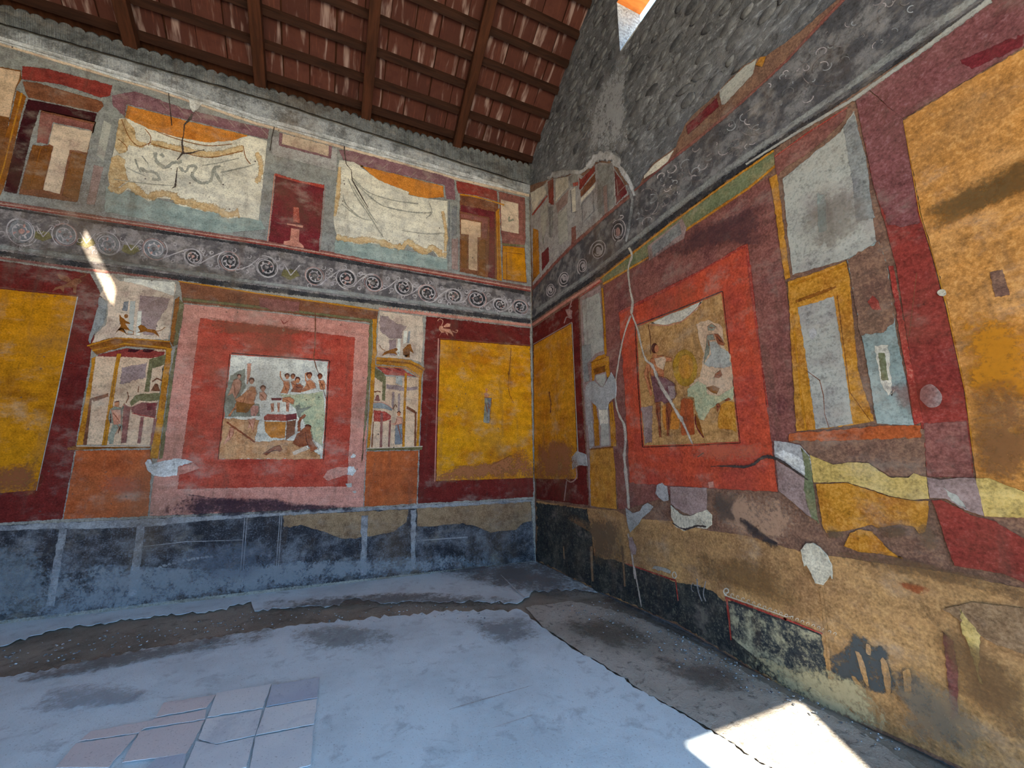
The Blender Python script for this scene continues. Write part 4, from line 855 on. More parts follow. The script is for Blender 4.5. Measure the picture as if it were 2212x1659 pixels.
ochre_edge(q, D2((920, 1390), (1030, 1420), (1180, 1440), (1300, 1430), (1430, 1450), (1560, 1500), (1650, 1510)) + UC((200, 1140), (280, 1060), (420, 1150), (560, 1200), (650, 1140), (760, 1230), (860, 1260)), 16)
q.line(UC((800, 600), (850, 900), (840, 1200)), 9, 'cloth_ochre', 3, .4).line(D2((960, 560), (940, 900), (900, 1150)), 10, 'cloth_ochre', 3, .4).build()
q = Paint('cloth_fold', 'B', 6, C2, 'grey fold lines of the right cloth')
for pts, w in ((D2((1100, 680), (1300, 860), (1600, 960), (1900, 1000)), 2.6), (D2((1110, 720), (1400, 980), (1600, 1060), (1900, 1110), (2060, 1100)), 2.6), (D2((1060, 700), (1150, 900), (1300, 1120), (1480, 1400)), 2.8), (D2((1110, 780), (1220, 960), (1400, 1230)), 2), (D2((1000, 900), (1040, 1010), (1200, 1160), (1340, 1200)), 2), (D2((1700, 1320), (2000, 1360), (2212, 1350)), 2.2), (UC((20, 560), (300, 610), (630, 630)), 2.2), (UC((600, 480), (640, 620), (560, 700)), 2), (D2((980, 1000), (1080, 1080), (1180, 1160)), 1.8)): q.line(pts, w, 'cloth_fold', 5, .3)
q.build()
p = Paint('painted_pilaster', 'B', 4, WB, 'dark grey-green painted pilaster right of the second hanging cloth')
p.fill(UC((890, 430), (1060, 440), (1055, 960), (1060, 1510), (880, 1480), (880, 900)), 'greengrey', .6).fill(UC((935, 540), (1020, 480), (1020, 960), (930, 980)), 'drape_grey', .5).fill(UC((930, 1000), (1040, 990), (1040, 1490), (925, 1470)), 'purple_grey', .8).line(UC((900, 440), (905, 1200)), 2.5, 'drape_grey').build()
# right doorway
p = Paint('painted_doorway', 'B', 3, WB, 'painted doorway in red, maroon and gold next to the corner of the upper storey')
p.fill(UC((1050, 330), (1640, 480), (1690, 1640), (1050, 1510)), 'brown', .4)
p.fill(UC((990, 130), (1300, 200), (1620, 290), (1630, 465), (1300, 370), (1030, 340), (1000, 240)), 'red_band', .5)
p.line(UC((1060, 350), (1300, 385), (1640, 480), (1720, 510)), 4.5, 'gold', 3, .3)
p.fill(UC((1060, 490), (1585, 600), (1590, 1000), (1590, 1615), (1470, 1590), (1490, 1000), (1490, 700), (1060, 610)), 'maroon', .4)
p.fill(UC((1060, 620), (1490, 700), (1470, 1020), (1380, 1000), (1380, 760), (1060, 700)), 'purple_brown', .4)
p.fill(UC((1065, 705), (1380, 760), (1380, 1000), (1330, 1000), (1330, 1500), (1180, 1470), (1180, 960), (1065, 945)), 'cream_warm', .4)
p.fill(UC((1070, 950), (1180, 970), (1172, 1470), (1065, 1440)), 'shutter', .3).fill(UC((1330, 1010), (1455, 1020), (1445, 1600), (1330, 1560)), 'shutter', .3)
p.fill(UC((1590, 600), (1655, 540), (1665, 1000), (1695, 1650), (1605, 1630)), 'gold', .6).line(UC((1630, 600), (1640, 1000), (1650, 1600)), 1.4, 'gold_dark')
p.build()
p = Paint('painted_panel', 'B', 3, WB, 'small cream panel with purple-brown border over a yellow panel, at the corner')
p.fill(UC((1630, 290), (2040, 390), (2050, 980), (2035, 1120), (2070, 1690), (1690, 1630), (1680, 1050), (1660, 900)), 'purple_brown', .4)
p.fill(UC((1660, 410), (1940, 480), (1950, 945), (1670, 895)), 'cream', .4).fill(UC((1690, 1105), (2030, 1140), (2065, 1670), (1690, 1620)), 'yellow_left', .4).line(UC((1760, 1640), (1755, 1210), (1990, 1240)), 2, 'gold_dark').line(UC((1800, 680), (1790, 740), (1860, 720)), 5, 'drape_green', 3).fill(UC((1680, 1070), (2030, 1100), (2030, 1140), (1690, 1110)), 'olive', .4).build()
# ---- cracks, repairs and stains of the back wall
p = Paint('crack', 'B', 7, WB, 'forked dark crack running down across the left hanging cloth')
p.line(D1((1080, 260), (1060, 320), (990, 390), (980, 500), (960, 600), (975, 720), (930, 780), (900, 810)), [5, 6, 5.5, 3.5, 4, 5, 5, 2], 'crack', 0, .45).line(D1((975, 735), (1060, 730), (1150, 705), (1230, 690)), [3.5, 3.5, 2.5, 1.5], 'crack', 0, .4)
p.line(D1((905, 900), (890, 1030), (880, 1130), (840, 1150)), [2, 4, 4, 2], 'crack', 0, .4).line(D1((800, 0), (820, 200), (840, 400)), 2, 'crack', 0, .4).line(D1((2065, 400), (2030, 560), (2010, 700)), 2.6, 'crack', 0, .4).build()
p = Paint('crack', 'B', 7, WB, 'thin dark crack down the right hanging cloth').line(D2((1015, 270), (1020, 400), (1040, 530), (1100, 600), (1110, 720), (1180, 840), (1300, 1050)), 2, 'crack', 0, .4).build()
p = Paint('crack', 'B', 7, WB, 'thin crack through the red frame above the picture').line(r22((480, 960), (485, 1100), (480, 1300), (470, 1370), (490, 1450), (510, 1500)), [1.5, 2, 2, 3, 2, 1], 'brown', 0, .3).build()
p = Paint('crack', 'B', 7, WB, 'thin crack in the right yellow panel').line(r22((2040, 1300), (2030, 1450), (2015, 1600)), 1.4, 'gold_dark').ell(*r22((2022, 1500))[0], 2.5, 5, 'gold_dark', 8).line(r23((2015, 130), (2030, 200), (2060, 260)), 1.2, 'gold_dark').build()
p = Paint('plaster_patch', 'B', 8, WB, 'white plaster drip hanging from the cornice over the left cloth')
p.fill(D1((1040, 90), (1130, 70), (1240, 95), (1220, 130), (1180, 160), (1160, 200), (1100, 245), (1060, 190)), 'white_plaster', 1, 4, .006).line(D1((1230, 110), (1450, 120), (1700, 200), (1780, 280), (1920, 290)), [10, 14, 14, 10, 3], 'white_plaster', 4, .2).line(r11((130, 350), (300, 400), (700, 540), (1000, 640), (1240, 690)), [3, 6, 8, 7, 4], 'white_plaster', 4, .2).build()
p = Paint('plaster_patch', 'B', 8, WB, 'white bird-shaped plaster repair at the lower left of the red frame')
p.fill(AL2((1205, 1450), (1240, 1400), (1290, 1400), (1310, 1470), (1480, 1420), (1660, 1385), (1800, 1395), (1920, 1440), (1700, 1500), (1680, 1640), (1500, 1660), (1330, 1640), (1240, 1560)), 'white_plaster', .8, 4, .008).build()
p = Paint('plaster_patch', 'B', 7, WB, 'pink tail of the bird-shaped repair').fill(AL2((1920, 1440), (2030, 1530), (1850, 1600), (1690, 1650), (1690, 1510)), 'pink', .8).build()
p = Paint('plaster_patch', 'B', 8, WB, 'oval pink and white plaster repair at the lower right of the red frame')
p.fill(r23((545, 850), (580, 800), (660, 770), (740, 770), (735, 830), (640, 860), (580, 880)), 'pink', .8, 4, .005).fill(r23((745, 770), (790, 765), (810, 800), (780, 840), (735, 830)), 'white_plaster', .8, 4, .006).fill(r23((760, 690), (785, 660), (810, 675), (800, 695), (770, 700)), 'white_plaster', .5).fill(r23((720, 900), (775, 895), (775, 930), (740, 935)), 'grey_light', .6).fill(r23((775, 965), (800, 955), (815, 970), (795, 980)), 'grey_light', .4).build()
# stains
stain('B', 9, WB, r23((1400, 800), (1700, 740), (2000, 700), (2212, 600), (2240, 860), (1800, 890), (1420, 900)), (170, 110, 72), .85, 4, label='brownish faded patch along the foot of the right yellow panel')
stain('B', 9, WB, r13((-100, 760), (200, 720), (360, 740), (330, 990), (0, 1000), (-150, 960)), (150, 92, 62), .7, 4)
stain('B', 9, WB, r13((1350, 960), (1700, 1000), (2212, 1010), (2500, 1060), (2900, 1080), (3000, 1130), (2212, 1150), (1500, 1180), (1230, 1160)), (56, 44, 58), .75, 6, label='dark bluish stain along the foot of the pink border')
stain('B', 9, WB, r12((1600, 1040), (2212, 1110), (2600, 1150), (2500, 1200), (1900, 1190), (1590, 1180)), (150, 92, 70), .6, 7)
stain('B', 9, WB, [(-60, 1230), (150, 1215), (400, 1225), (700, 1205), (1000, 1195), (1150, 1195), (1150, 1216), (800, 1250), (400, 1300), (-60, 1352)], (170, 174, 180), .5, 8, 'pale_bloom', 'whitish salt bloom along the foot of the back wall dado')
stain('B', 9, WB, [(-60, 1180), (80, 1170), (120, 1260), (90, 1320), (-60, 1340)], (150, 156, 162), .5, 6, 'pale_bloom')
stain('B', 9, WB, [(430, 1170), (560, 1160), (620, 1200), (560, 1250), (440, 1260), (380, 1210)], (120, 126, 138), .45, 5, 'pale_bloom')
stain('B', 9, WB, r13((800, 820), (1100, 840), (1180, 960), (1000, 1000), (700, 960)), (196, 110, 84), .5, 5)
stain('B', 9, WB, r12((0, 420), (800, 480), (1500, 600), (2212, 760), (2212, 830), (1200, 690), (0, 540)), (120, 110, 96), .4, 6)
# ================================================================== RIGHT WALL FRESCO
WR = wall_right
FRB = [(1149, 697), (1295, 598), (1447, 480), (1561, 396), (1700, 302), (1832, 214), (2141, 0), (2260, -84)]   # lower edge of the frieze
FRT = r31((165, 1659+800), (600, 1659+420)) if 0 else [(1146, 630), (1195, 590), (1245, 524), (1304, 471), (1360, 423), (1440, 352), (1560, 265), (1620, 215), (1690, 150), (1763, 46), (1830, -6), (1960, -110)]
FRT = [(1147, 630), (1197, 568), (1245, 524), (1304, 472), (1362, 418), (1440, 352), (1520, 290), (1620, 205), (1700, 130), (1763, 62), (1830, -10), (1960, -140)]
fx = (1149, 1200, 1260, 1320, 1380, 1440, 1500, 1560, 1620, 1700, 1780, 1860, 1950)
# ---- plaster coat carrying the paint, its broken upper edge standing proud of the rubble
p = Paint('plaster_coat', 'R', 0, WR, 'thick plaster coat of the right wall with a broken upper edge')
edge = r31((160, 1480), (240, 1450), (300, 1432), (350, 1412), (480, 1380), (560, 1382), (640, 1340), (690, 1290), (740, 1278), (800, 1280), (850, 1312), (900, 1390), (950, 1480), (985, 1585), (1040, 1470), (1075, 1395), (1150, 1300), (1230, 1240), (1330, 1170), (1350, 1100), (1410, 980), (1480, 900), (1560, 830), (1660, 740), (1690, 700), (1790, 600), (1870, 520), (2000, 450), (2045, 445)) + r41((180, 430), (300, 350), (500, 190), (720, 0), (1000, -260), (1400, -640))
p.fill(edge + [(2330, -180), (2700, 300), (2760, 900), (2560, 2020), (2073, 1662), (1688, 1484), (1466, 1352), (1300, 1280), (1158, 1212), (1150, 700)], 'mauve_brown', 1.2, 8, .03).build()
# ---- upper painted architecture near the corner
p = Paint('painted_facade', 'R', 2, WR, 'painted facade in grey, white and red surviving high on the right wall by the corner')
p.fill(UR((95, 590), (250, 525), (330, 450), (350, 405), (470, 375), (560, 375), (680, 335), (760, 292), (820, 284), (900, 342), (1080, 165), (1150, 135), (1330, 155), (1480, 385), (1600, 610), (1590, 690), (1200, 990), (800, 1340), (480, 1659), (430, 1780), (140, 2060), (110, 1200)), 'lavender', .6)
p.fill(UR((100, 590), (330, 460), (360, 620), (140, 920)), 'cloth', .8).fill(UR((475, 385), (680, 345), (690, 520), (480, 750)), 'cloth', .6).fill(UR((250, 850), (365, 700), (380, 950), (300, 1400), (260, 1100)), 'grey_light', .8)
p.fill(UR((360, 430), (460, 380), (470, 790), (380, 750)), 'red_band', .5).line(UR((365, 640), (140, 930)), 4.5, 'red_line')
p.fill(UR((680, 350), (820, 300), (830, 500), (710, 520)), 'greengrey', .5).fill(UR((740, 450), (830, 430), (830, 490), (750, 510)), 'red_line', .4)
p.fill(UR((830, 360), (870, 385), (1080, 170), (1085, 275), (860, 560), (835, 550)), 'red_band', .5)
p.fill(UR((850, 570), (1085, 290), (1095, 440), (860, 680)), 'brown', .5).fill(UR((860, 680), (1085, 450), (1080, 520), (870, 750)), 'cloth', .5)
p.fill(UR((480, 760), (690, 540), (670, 760), (510, 920)), 'purple_grey', .6).fill(UR((510, 930), (665, 760), (690, 1300), (530, 1400)), 'grey_light', .8)
p.fill(UR((880, 760), (1045, 580), (1065, 870), (890, 1060)), 'lavender', .2).line(UR((880, 760), (1045, 580), (1065, 870), (890, 1060), (880, 760)), 2.2, 'drape_grey')
p.fill(UR((715, 560), (790, 500), (800, 880), (730, 900)), 'cloth', .6).line(UR((715, 560), (730, 900), (800, 880)), 2.2, 'drape_grey').fill(UR((370, 800), (460, 790), (450, 1270), (390, 1270)), 'greengrey', .6).line(UR((400, 830), (410, 1260)), 3, 'drape_grey')
p.fill(UR((1100, 170), (1330, 160), (1360, 250), (1380, 780), (1210, 950), (1110, 880)), 'greengrey', .5).fill(UR((1190, 500), (1260, 470), (1275, 900), (1215, 950)), 'purple_grey', .5).line(UR((1200, 960), (1190, 520), (1260, 470), (1275, 880)), 2.2, 'drape_grey')
p.fill(UR((1360, 250), (1450, 360), (1530, 490), (1570, 600), (1385, 790)), 'maroon', .5).line(UR((1400, 400), (1420, 640)), 1.6, 'purple_grey').line(UR((1420, 600), (1530, 490)), 1.6, 'purple_grey')
p.fill(UR((140, 1110), (240, 1150), (255, 1659), (260, 1800), (140, 1950)), 'gold', .6).fill(UR((270, 1500), (390, 1390), (400, 1620), (280, 1780)), 'maroon', .4).fill(UR((720, 1120), (800, 1080), (800, 1330), (720, 1400)), 'purple_brown', .6)
p.line(UR((1590, 650), (1200, 975), (800, 1330), (450, 1680), (140, 2030)), 9, 'purple_brown', 0, .2)
p.build()
# remnants along the broken edge
for pts, m, lab in ((r31((1410, 1000), (1540, 880), (1660, 770), (1680, 850), (1560, 960), (1420, 1085)), 'maroon', 'dark maroon scrap of paint under the rubble of the right wall'), (r31((1072, 1400), (1150, 1310), (1230, 1250), (1320, 1190), (1270, 1290), (1170, 1370), (1072, 1430)), 'cloth', 'small cream scrap of painted plaster on the broken edge'),
                    (r31((1670, 720), (1790, 610), (1870, 530), (1980, 460), (1950, 590), (1830, 720), (1720, 840), (1690, 840)), 'grey_light', 'pale grey scrap of painted plaster on the broken edge'), (r31((1960, 520), (2000, 455), (2050, 450), (2020, 540)), 'ochre', 'small ochre scrap of painted plaster')):
    Paint('paint_remnant', 'R', 3, WR, lab, seed=m).fill(pts, m, .6).build()
# ---- frieze on the right wall
fz = Paint('frieze', 'R', 2, WR, 'dark grey frieze with faded scrolls rising along the right wall')
fz.fill([(x, pw(FRT, x)) for x in fx]+[(2300, -350), (2300, -112)]+[(x, pw(FRB, x)) for x in reversed((1149, 1295, 1447, 1561, 1700, 1832, 2000, 2141))], 'frieze_right', .8)
fz.line([(x, pw(FRB, x)-6) for x in (1149, 1295, 1447, 1561, 1700, 1832, 2000, 2141, 2220)], [9, 10, 13, 15, 15, 9, 9, 9, 9], 'frieze_dark', 0, .25).line([(x, pw(FRB, x)-19-(x-1149)*.01) for x in (1160, 1295, 1447, 1561, 1700, 1832, 2000, 2141)], [10, 10, 12, 14, 16, 18, 20, 22], 'greengrey', 0, .3)
fz.line([(x, pw(FRT, x)+1) for x in fx[3:]], [5, 6, 6, 7, 8, 9, 9, 10, 10, 10], 'purple_brown', 0, .35)
FZR = fz.build()
for i, (cx, cy, rx, ry) in enumerate(((1190, 626, 11, 18), (1219, 602, 13, 19), (1259, 575, 12, 20), (1293, 541, 19, 26), (1336, 500, 18, 30), (1400, 440, 24, 34), (1505, 362, 36, 36), (1640, 258, 48, 38), (1790, 140, 60, 48), (1965, 15, 70, 56))):
    q = Paint('scroll_roundel', 'R', 3, FZR, seed='r%d' % i); far = i < 5; sl = -.65
    if far: q.ell(cx, cy, rx*.75, ry*.75, 'frieze_dark', 16, 0, .6)
    q.arc(cx, cy, rx, ry*.9, 2.8 if far else 2.2, 'scroll' if far else 'frieze', i, i+(11 if far else 3.6), 36, .62 if far else .15, sl*.4).arc(cx, cy, rx*.6, ry*.56, 2.2, 'scroll' if far else 'frieze', i+1, i+(6 if far else 3.4), 20, .25, sl*.4)
    if far: q.ell(cx, cy, rx*.34, ry*.34, 'scroll' if i != 4 else 'scroll_pink', 10, 0, .7)
    else:
        for k in range(30):
            x = cx+rf.uniform(-75, 75); t = rf.uniform(.1, .72); y = pw(FRT, x)*(1-t)+pw(FRB, x)*t; a = rf.uniform(0, 6.28); rr = rf.uniform(4, 15)
            q.arc(x, y, rr, rr*.8, rf.uniform(1.6, 3.6), ('stucco', 'frieze', 'scroll', 'frieze', 'stucco_dark')[k % 5], a, a+rf.uniform(1.5, 4.5), 10, .3, -.3)
    o_ = q.build()
    if not far: o_['kind'] = 'stuff'; o_.name = 'scroll_tendrils'
# ---- mouldings below the frieze
p = Paint('painted_moulding', 'R', 2, WR, 'pink and red moulding line under the frieze of the right wall')
p.line([(1150, 702), (1225, 651), (1297, 605)], 8, 'pink', 0, .1).line([(1252, 641), (1299, 607)], 4, 'red_line').build()
p = Paint('painted_moulding', 'R', 2, WR, 'ochre and green moulding bands above the red frame of the right wall')
top = [(1297, 599), (1447, 482), (1561, 398), (1672, 322)]; bot = [(1303, 616), (1398, 560), (1485, 497), (1616, 410), (1676, 360)]
p.fill(top+bot[::-1], 'green', .5).line([(x, y+3) for x, y in top], 6, 'ochre', 0, .3).line([(x, y-2) for x, y in bot], 7, 'ochre', 0, .3)
p.fill(r32((1100, 480), (1380, 260), (1420, 340), (1400, 430), (1260, 510), (1110, 610)), 'purple_grey', .8).fill(r32((1130, 480), (1360, 290), (1380, 390), (1140, 580)), 'greengrey', .8).build()
p = Paint('painted_moulding', 'R', 3, WR, 'thin red line and pinkish band above the grey architecture panel')
p.fill(r41((225, 1255), (560, 1010), (810, 850), (800, 950), (640, 1110), (470, 1250), (330, 1330), (240, 1420)), 'purple_brown', .8).line(r41((230, 1250), (500, 1055), (810, 858)), 4, 'red_line').line(r41((0, 1310), (400, 1060), (860, 790), (1300, 480), (1950, 0)), [5, 6, 9, 11, 14], 'grey_light', 0, .3).build()
# ---- corner bay
p = Paint('dark_red_border', 'R', 1, WR, 'dark red border around the yellow panel of the right wall beside the corner')
p.fill([(1150, 709), (1200, 675), (1251, 640), (1258, 850), (1266, 970), (1273, 1093), (1215, 1086), (1158, 1079)], 'dark_red').build()
p = Paint('yellow_panel', 'R', 2, WR, 'narrow foreshortened yellow panel of the right wall beside the corner')
p.fill([(1152, 745), (1195, 720), (1236, 697), (1243, 850), (1250, 1036), (1200, 1036), (1154, 1035)], 'yellow_right', .5).line([(1236, 697), (1243, 850), (1249, 980)], 2, 'grey_light', 0, .3).line([(1152, 744), (1236, 696)], 2, 'purple_grey').build()
sub('painted_griffin', [('l', r32((440, 1100), (460, 1050), (500, 1060), (480, 990), (500, 960)), 3.4, 'scroll_pink', 4), ('f', r32((445, 990), (480, 980), (510, 1000), (500, 1060), (470, 1050)), 'scroll_pink', .4), ('l', r32((480, 980), (500, 920), (490, 900)), 2.2, 'scroll_pink', 3)], 'R', 3, WR, 'small pale griffin on the dark red border of the right wall near the corner')
sub('painted_figure', [('l', r33((320, 180), (335, 260), (330, 340)), 3, 'brown'), ('e', *r33((322, 180))[0], 2.5, 3.5, 'gold_dark', 8)], 'R', 3, WR, 'tiny faded figure in the narrow yellow panel')
# ---- narrow architecture strip with the heart-shaped repair
p = Paint('painted_pavilion', 'R', 2, WR, 'narrow painted gold pavilion between the corner bay and the red frame')
p.fill([(1252, 642), (1299, 612), (1310, 780), (1322, 960), (1333, 1101), (1274, 1095), (1266, 960), (1258, 830)], 'purple_grey', .5)
p.fill(r32((575, 915), (725, 850), (750, 1100), (760, 1320), (690, 1350), (640, 1400), (600, 1350)), 'grey_light', .8).fill(HT((510, 60), (720, 0), (730, 340), (650, 420), (690, 770), (560, 800)), 'greengrey', .8)
p.fill(HT((700, 380), (850, 260), (980, 220), (1030, 260), (1080, 270), (1100, 680), (1030, 720), (1000, 590), (800, 650), (780, 770), (720, 770)), 'gold', .4).fill(HT((750, 520), (1000, 440), (1005, 590), (790, 650)), 'gold_dark', .2).line(HT((700, 400), (1020, 290)), 1.6, 'gold_dark').line(HT((740, 490), (1010, 400)), 1.8, 'cloth_orange')
p.line(r32((742, 820), (755, 1000), (770, 1350)), 6, 'gold', 0, .2).fill(HT((790, 650), (1000, 600), (1020, 740), (970, 900), (900, 880), (810, 780)), 'grey_light', .4)
p.fill(HT((570, 900), (650, 1000), (720, 1180), (760, 1659), (610, 1659)), 'lavender', .5).fill(HT((730, 1190), (820, 1250), (880, 1659), (770, 1659)), 'gold', .4).fill(HT((840, 1280), (1050, 1290), (1080, 1659), (880, 1659)), 'cloth', .6).fill(HT((1060, 1230), (1150, 1150), (1200, 1659), (1090, 1659)), 'gold', .4).line(HT((1110, 1200), (1150, 1659)), 1.4, 'gold_dark')
p.fill(r33((620, 420), (670, 420), (680, 600), (640, 640)), 'lavender', .4).fill(r33((670, 420), (720, 420), (725, 600), (680, 610)), 'gold', .4).fill(r33((725, 420), (800, 420), (805, 600), (730, 610)), 'grey_light', .5).fill(r33((800, 400), (850, 400), (860, 610), (810, 610)), 'gold', .4)
p.fill(r33((640, 620), (830, 600), (850, 760), (865, 1115), (650, 1085), (640, 800)), 'ochre', .8).line(r33((640, 630), (830, 610)), 4, 'gold_dark').build()
p = Paint('plaster_patch', 'R', 9, WR, 'smooth grey heart-shaped plaster repair beside the red frame')
p.fill(HT((615, 905), (650, 830), (700, 785), (790, 772), (850, 830), (905, 885), (970, 890), (1040, 770), (1125, 595), (1180, 690), (1222, 775), (1228, 930), (1215, 1085), (1130, 1140), (1070, 1200), (1045, 1330), (900, 1342), (840, 1275), (720, 1160), (650, 1050)), 'grey_plaster', .4, 6, .008).build()
# ---- red frame bay
p = Paint('purple_brown_border', 'R', 1, WR, 'dull purple-brown border around the red frame of the right wall')
p.fill([(1303, 614), (1398, 560), (1485, 495), (1616, 408), (1664, 378), (1690, 560), (1715, 720), (1738, 980), (1700, 990), (1682, 1064), (1500, 1056), (1360, 1100), (1335, 1102), (1322, 960), (1310, 780)], 'purple_brown', .8).build()
p = Paint('red_frame', 'R', 3, WR, 'vivid red frame around the picture of a man with a round shield')
p.fill([(1336, 674), (1430, 628), (1520, 580), (1600, 531), (1617, 524), (1636, 680), (1655, 850), (1683, 1064), (1520, 1055), (1360, 1045), (1350, 860)], 'red_right', 1.2)
p.line([(1340, 675), (1430, 630), (1520, 582), (1612, 530), (1622, 600), (1640, 740), (1660, 880)], 7, 'red_line', 0, .5).line([(1374, 703), (1468, 667), (1562, 629)], 2.4, 'crack').line([(1373, 704), (1379, 830), (1389, 966)], 3, 'hair').line([(1562, 630), (1580, 790), (1600, 957)], 2, 'hair').line([(1389, 966), (1500, 962), (1600, 957)], 2.4, 'hair').build()
PC2 = Paint('picture', 'R', 4, WR, 'tall picture of a standing man beside a round golden shield, set in the vivid red frame')
PC2.fill([(1375, 705), (1468, 669), (1561, 631), (1580, 790), (1599, 955), (1500, 960), (1391, 964), (1381, 830)], 'picture_tan', .3)
PC2.fill(PR((360, 550), (600, 430), (900, 320), (1180, 190), (1090, 350), (850, 520), (620, 575)), 'cloth', .8).line(PR((370, 560), (620, 575), (880, 500), (1150, 250)), 3, 'skin_pink', 4)
PC2.fill(PR((1060, 560), (1250, 480), (1440, 560), (1480, 620), (1500, 900), (1590, 1000), (1620, 1250), (1640, 1659), (1000, 1659), (960, 1450), (1120, 1330), (1180, 1000), (1100, 760)), 'cream_warm', 1.4)
PC2.fill(PR((1250, 800), (1360, 800), (1440, 900), (1560, 960), (1600, 1180), (1480, 1220), (1250, 1200), (1180, 1150), (1290, 1000)), 'grey_light', 1.2).fill(PR2((930, 690), (1100, 560), (1230, 640), (1240, 760), (1420, 790), (1640, 640), (1640, 860), (1480, 870), (1290, 1000), (1200, 1180), (1120, 1150), (1050, 1000), (1030, 830), (930, 820)), 'sage', 1.4)
PC2.fill(PR2((560, 930), (640, 900), (840, 1000), (820, 1300), (600, 1310), (560, 1200)), 'cloth_orange', 1).fill(PR2((240, 950), (430, 940), (420, 1500), (300, 1520)), 'purple_grey', 1.4)
PC2.line(PR((355, 560), (390, 760), (390, 1000)), 1.6, 'hair')
PC2.fill(PR2((1180, 1180), (1690, 1300), (1720, 1480), (1200, 1510)), 'picture_tan', 1.2); PC2 = PC2.build()
def rsub(n, shapes, lab=None, layer=6): return sub(n, shapes, 'R', layer, PC2, lab)
rsub('painted_figure', [('f', PR((390, 1080), (450, 1030), (560, 1020), (720, 1060), (710, 1110), (610, 1120), (600, 1330), (620, 1440), (400, 1400), (380, 1250)), 'skin', .4), ('f', PR((440, 1060), (600, 1030), (640, 1080), (590, 1250), (480, 1200)), 'cream_warm', .8),
    ('f', PR2((390, 480), (620, 520), (760, 620), (790, 780), (720, 880), (600, 930), (560, 890), (450, 910), (420, 700)), 'tunic', .8), ('f', PR2((640, 640), (760, 640), (770, 830), (680, 860)), 'purple_grey', .6), ('f', PR2((465, 890), (545, 890), (540, 1080), (550, 1250), (560, 1420), (520, 1420), (500, 1200), (470, 1060)), 'skin_dark', .3),
    ('f', PR2((620, 900), (710, 880), (710, 1000), (690, 1180), (670, 1380), (700, 1400), (630, 1400), (625, 1200), (615, 1050)), 'skin_dark', .3), ('e', *PR((455, 915))[0], 8.5, 12, 'hair', 14), ('e', *PR((485, 925))[0], 5.5, 9.5, 'skin', 12), ('f', PR((420, 1000), (500, 990), (500, 1060), (420, 1060)), 'skin', .3), ('f', PR((340, 1110), (400, 1100), (390, 1250), (340, 1330), (430, 1600), (390, 1650), (320, 1400), (290, 1290)), 'skin', .4)], 'standing man in a purple tunic with bare legs, left half of the picture')
rsub('painted_shield', [('e', *PR((910, 1210))[0], 28, 41, 'shield', 28, -.06, .3), ('e', *PR((920, 1190))[0], 18, 28, 'ochre', 20, 0, .6)], 'large round golden shield beside the standing man')
rsub('painted_figure', [('f', PR((1240, 590), (1310, 545), (1380, 600), (1340, 660), (1250, 660)), 'drape_green', .5), ('f', PR((1340, 700), (1400, 700), (1510, 850), (1490, 890), (1400, 860)), 'skin_dark', .5), ('f', PR((1240, 720), (1330, 700), (1360, 790), (1280, 800), (1280, 980), (1180, 1180), (1200, 1000)), 'drape_green', .6), ('f', PR((1360, 1300), (1440, 1240), (1470, 1320), (1420, 1370), (1340, 1350)), 'skin_dark', .6), ('f', PR2((1210, 670), (1330, 630), (1440, 680), (1390, 780), (1290, 740)), 'gold_dark', .8)], 'faded damaged figures in the right half of the picture')
rsub('painted_basket', [('f', PR2((1440, 920), (1540, 860), (1660, 880), (1690, 1350), (1600, 1310), (1400, 1290), (1390, 1140)), 'ochre', .8), ('f', PR2((1490, 860), (1560, 820), (1610, 850), (1530, 880)), 'skin_dark', .4), ('f', PR2((1370, 930), (1410, 900), (1440, 960), (1390, 1050)), 'skin_dark', .5)], 'golden-yellow block in the lower right corner of the picture')
rsub('painted_block', [('f', PR2((840, 870), (880, 820), (1000, 830), (1040, 870), (1050, 1100), (1060, 1380), (850, 1400), (820, 1100)), 'orange', .5), ('f', PR2((1050, 1050), (1120, 1150), (1200, 1420), (1080, 1280)), 'gold_dark', .3), ('l', PR2((1060, 1100), (1080, 1260), (1190, 1420)), 3, 'maroon', 3)], 'orange-brown stone block in the middle of the picture')
# ---- painted architecture right of the red frame
p = Paint('grey_panel', 'R', 2, WR, 'worn grey-white panel above the gold doorway of the right wall')
p.fill([(1690, 386), (1740, 345), (1815, 285), (1846, 236), (1868, 330), (1884, 440), (1896, 530), (1828, 562), (1712, 596), (1700, 500)], 'grey_light', 1.2).fill(r41((770, 1010), (860, 900), (960, 1250), (1010, 1659)) + r42((1040, 260), (870, 300)) + r41((850, 1500)), 'greengrey', 1.2).fill(r42((560, 60), (640, 80), (650, 370), (570, 380)), 'teal', 1.4).build()
p = Paint('ochre_border', 'R', 3, WR, 'thin ochre line left of the grey-white panel').fill(r41((180, 1420), (250, 1380), (290, 1659)) + r42((340, 600), (360, 740), (310, 760), (240, 300), (200, 30)), 'ochre', 1.2).build()
p = Paint('gold_doorway', 'R', 4, WR, 'painted ochre doorway with grey opening on the right wall')
p.fill(r42((330, 770), (560, 690), (800, 600), (830, 720)) + r43((900, 0), (1030, 410), (860, 440), (550, 480), (400, 490), (370, 0)), 'ochre', 1.2)
p.fill(r42((410, 970), (560, 930), (705, 880), (740, 1100)) + r43((800, 0), (860, 430), (555, 475), (490, 0)), 'grey_light', 1.0)
p.line(r42((350, 800), (600, 710), (800, 640)), 7, 'gold', 0, .3).line(r42((400, 930), (560, 870), (720, 810)), 9, 'gold_dark', 0, .3).line(r42((730, 880), (830, 1650)) + r43((1000, 410)), 2, 'gold_dark').line(r42((370, 1000), (440, 1659)) + r43((480, 480)), 7, 'gold', 0, .3)
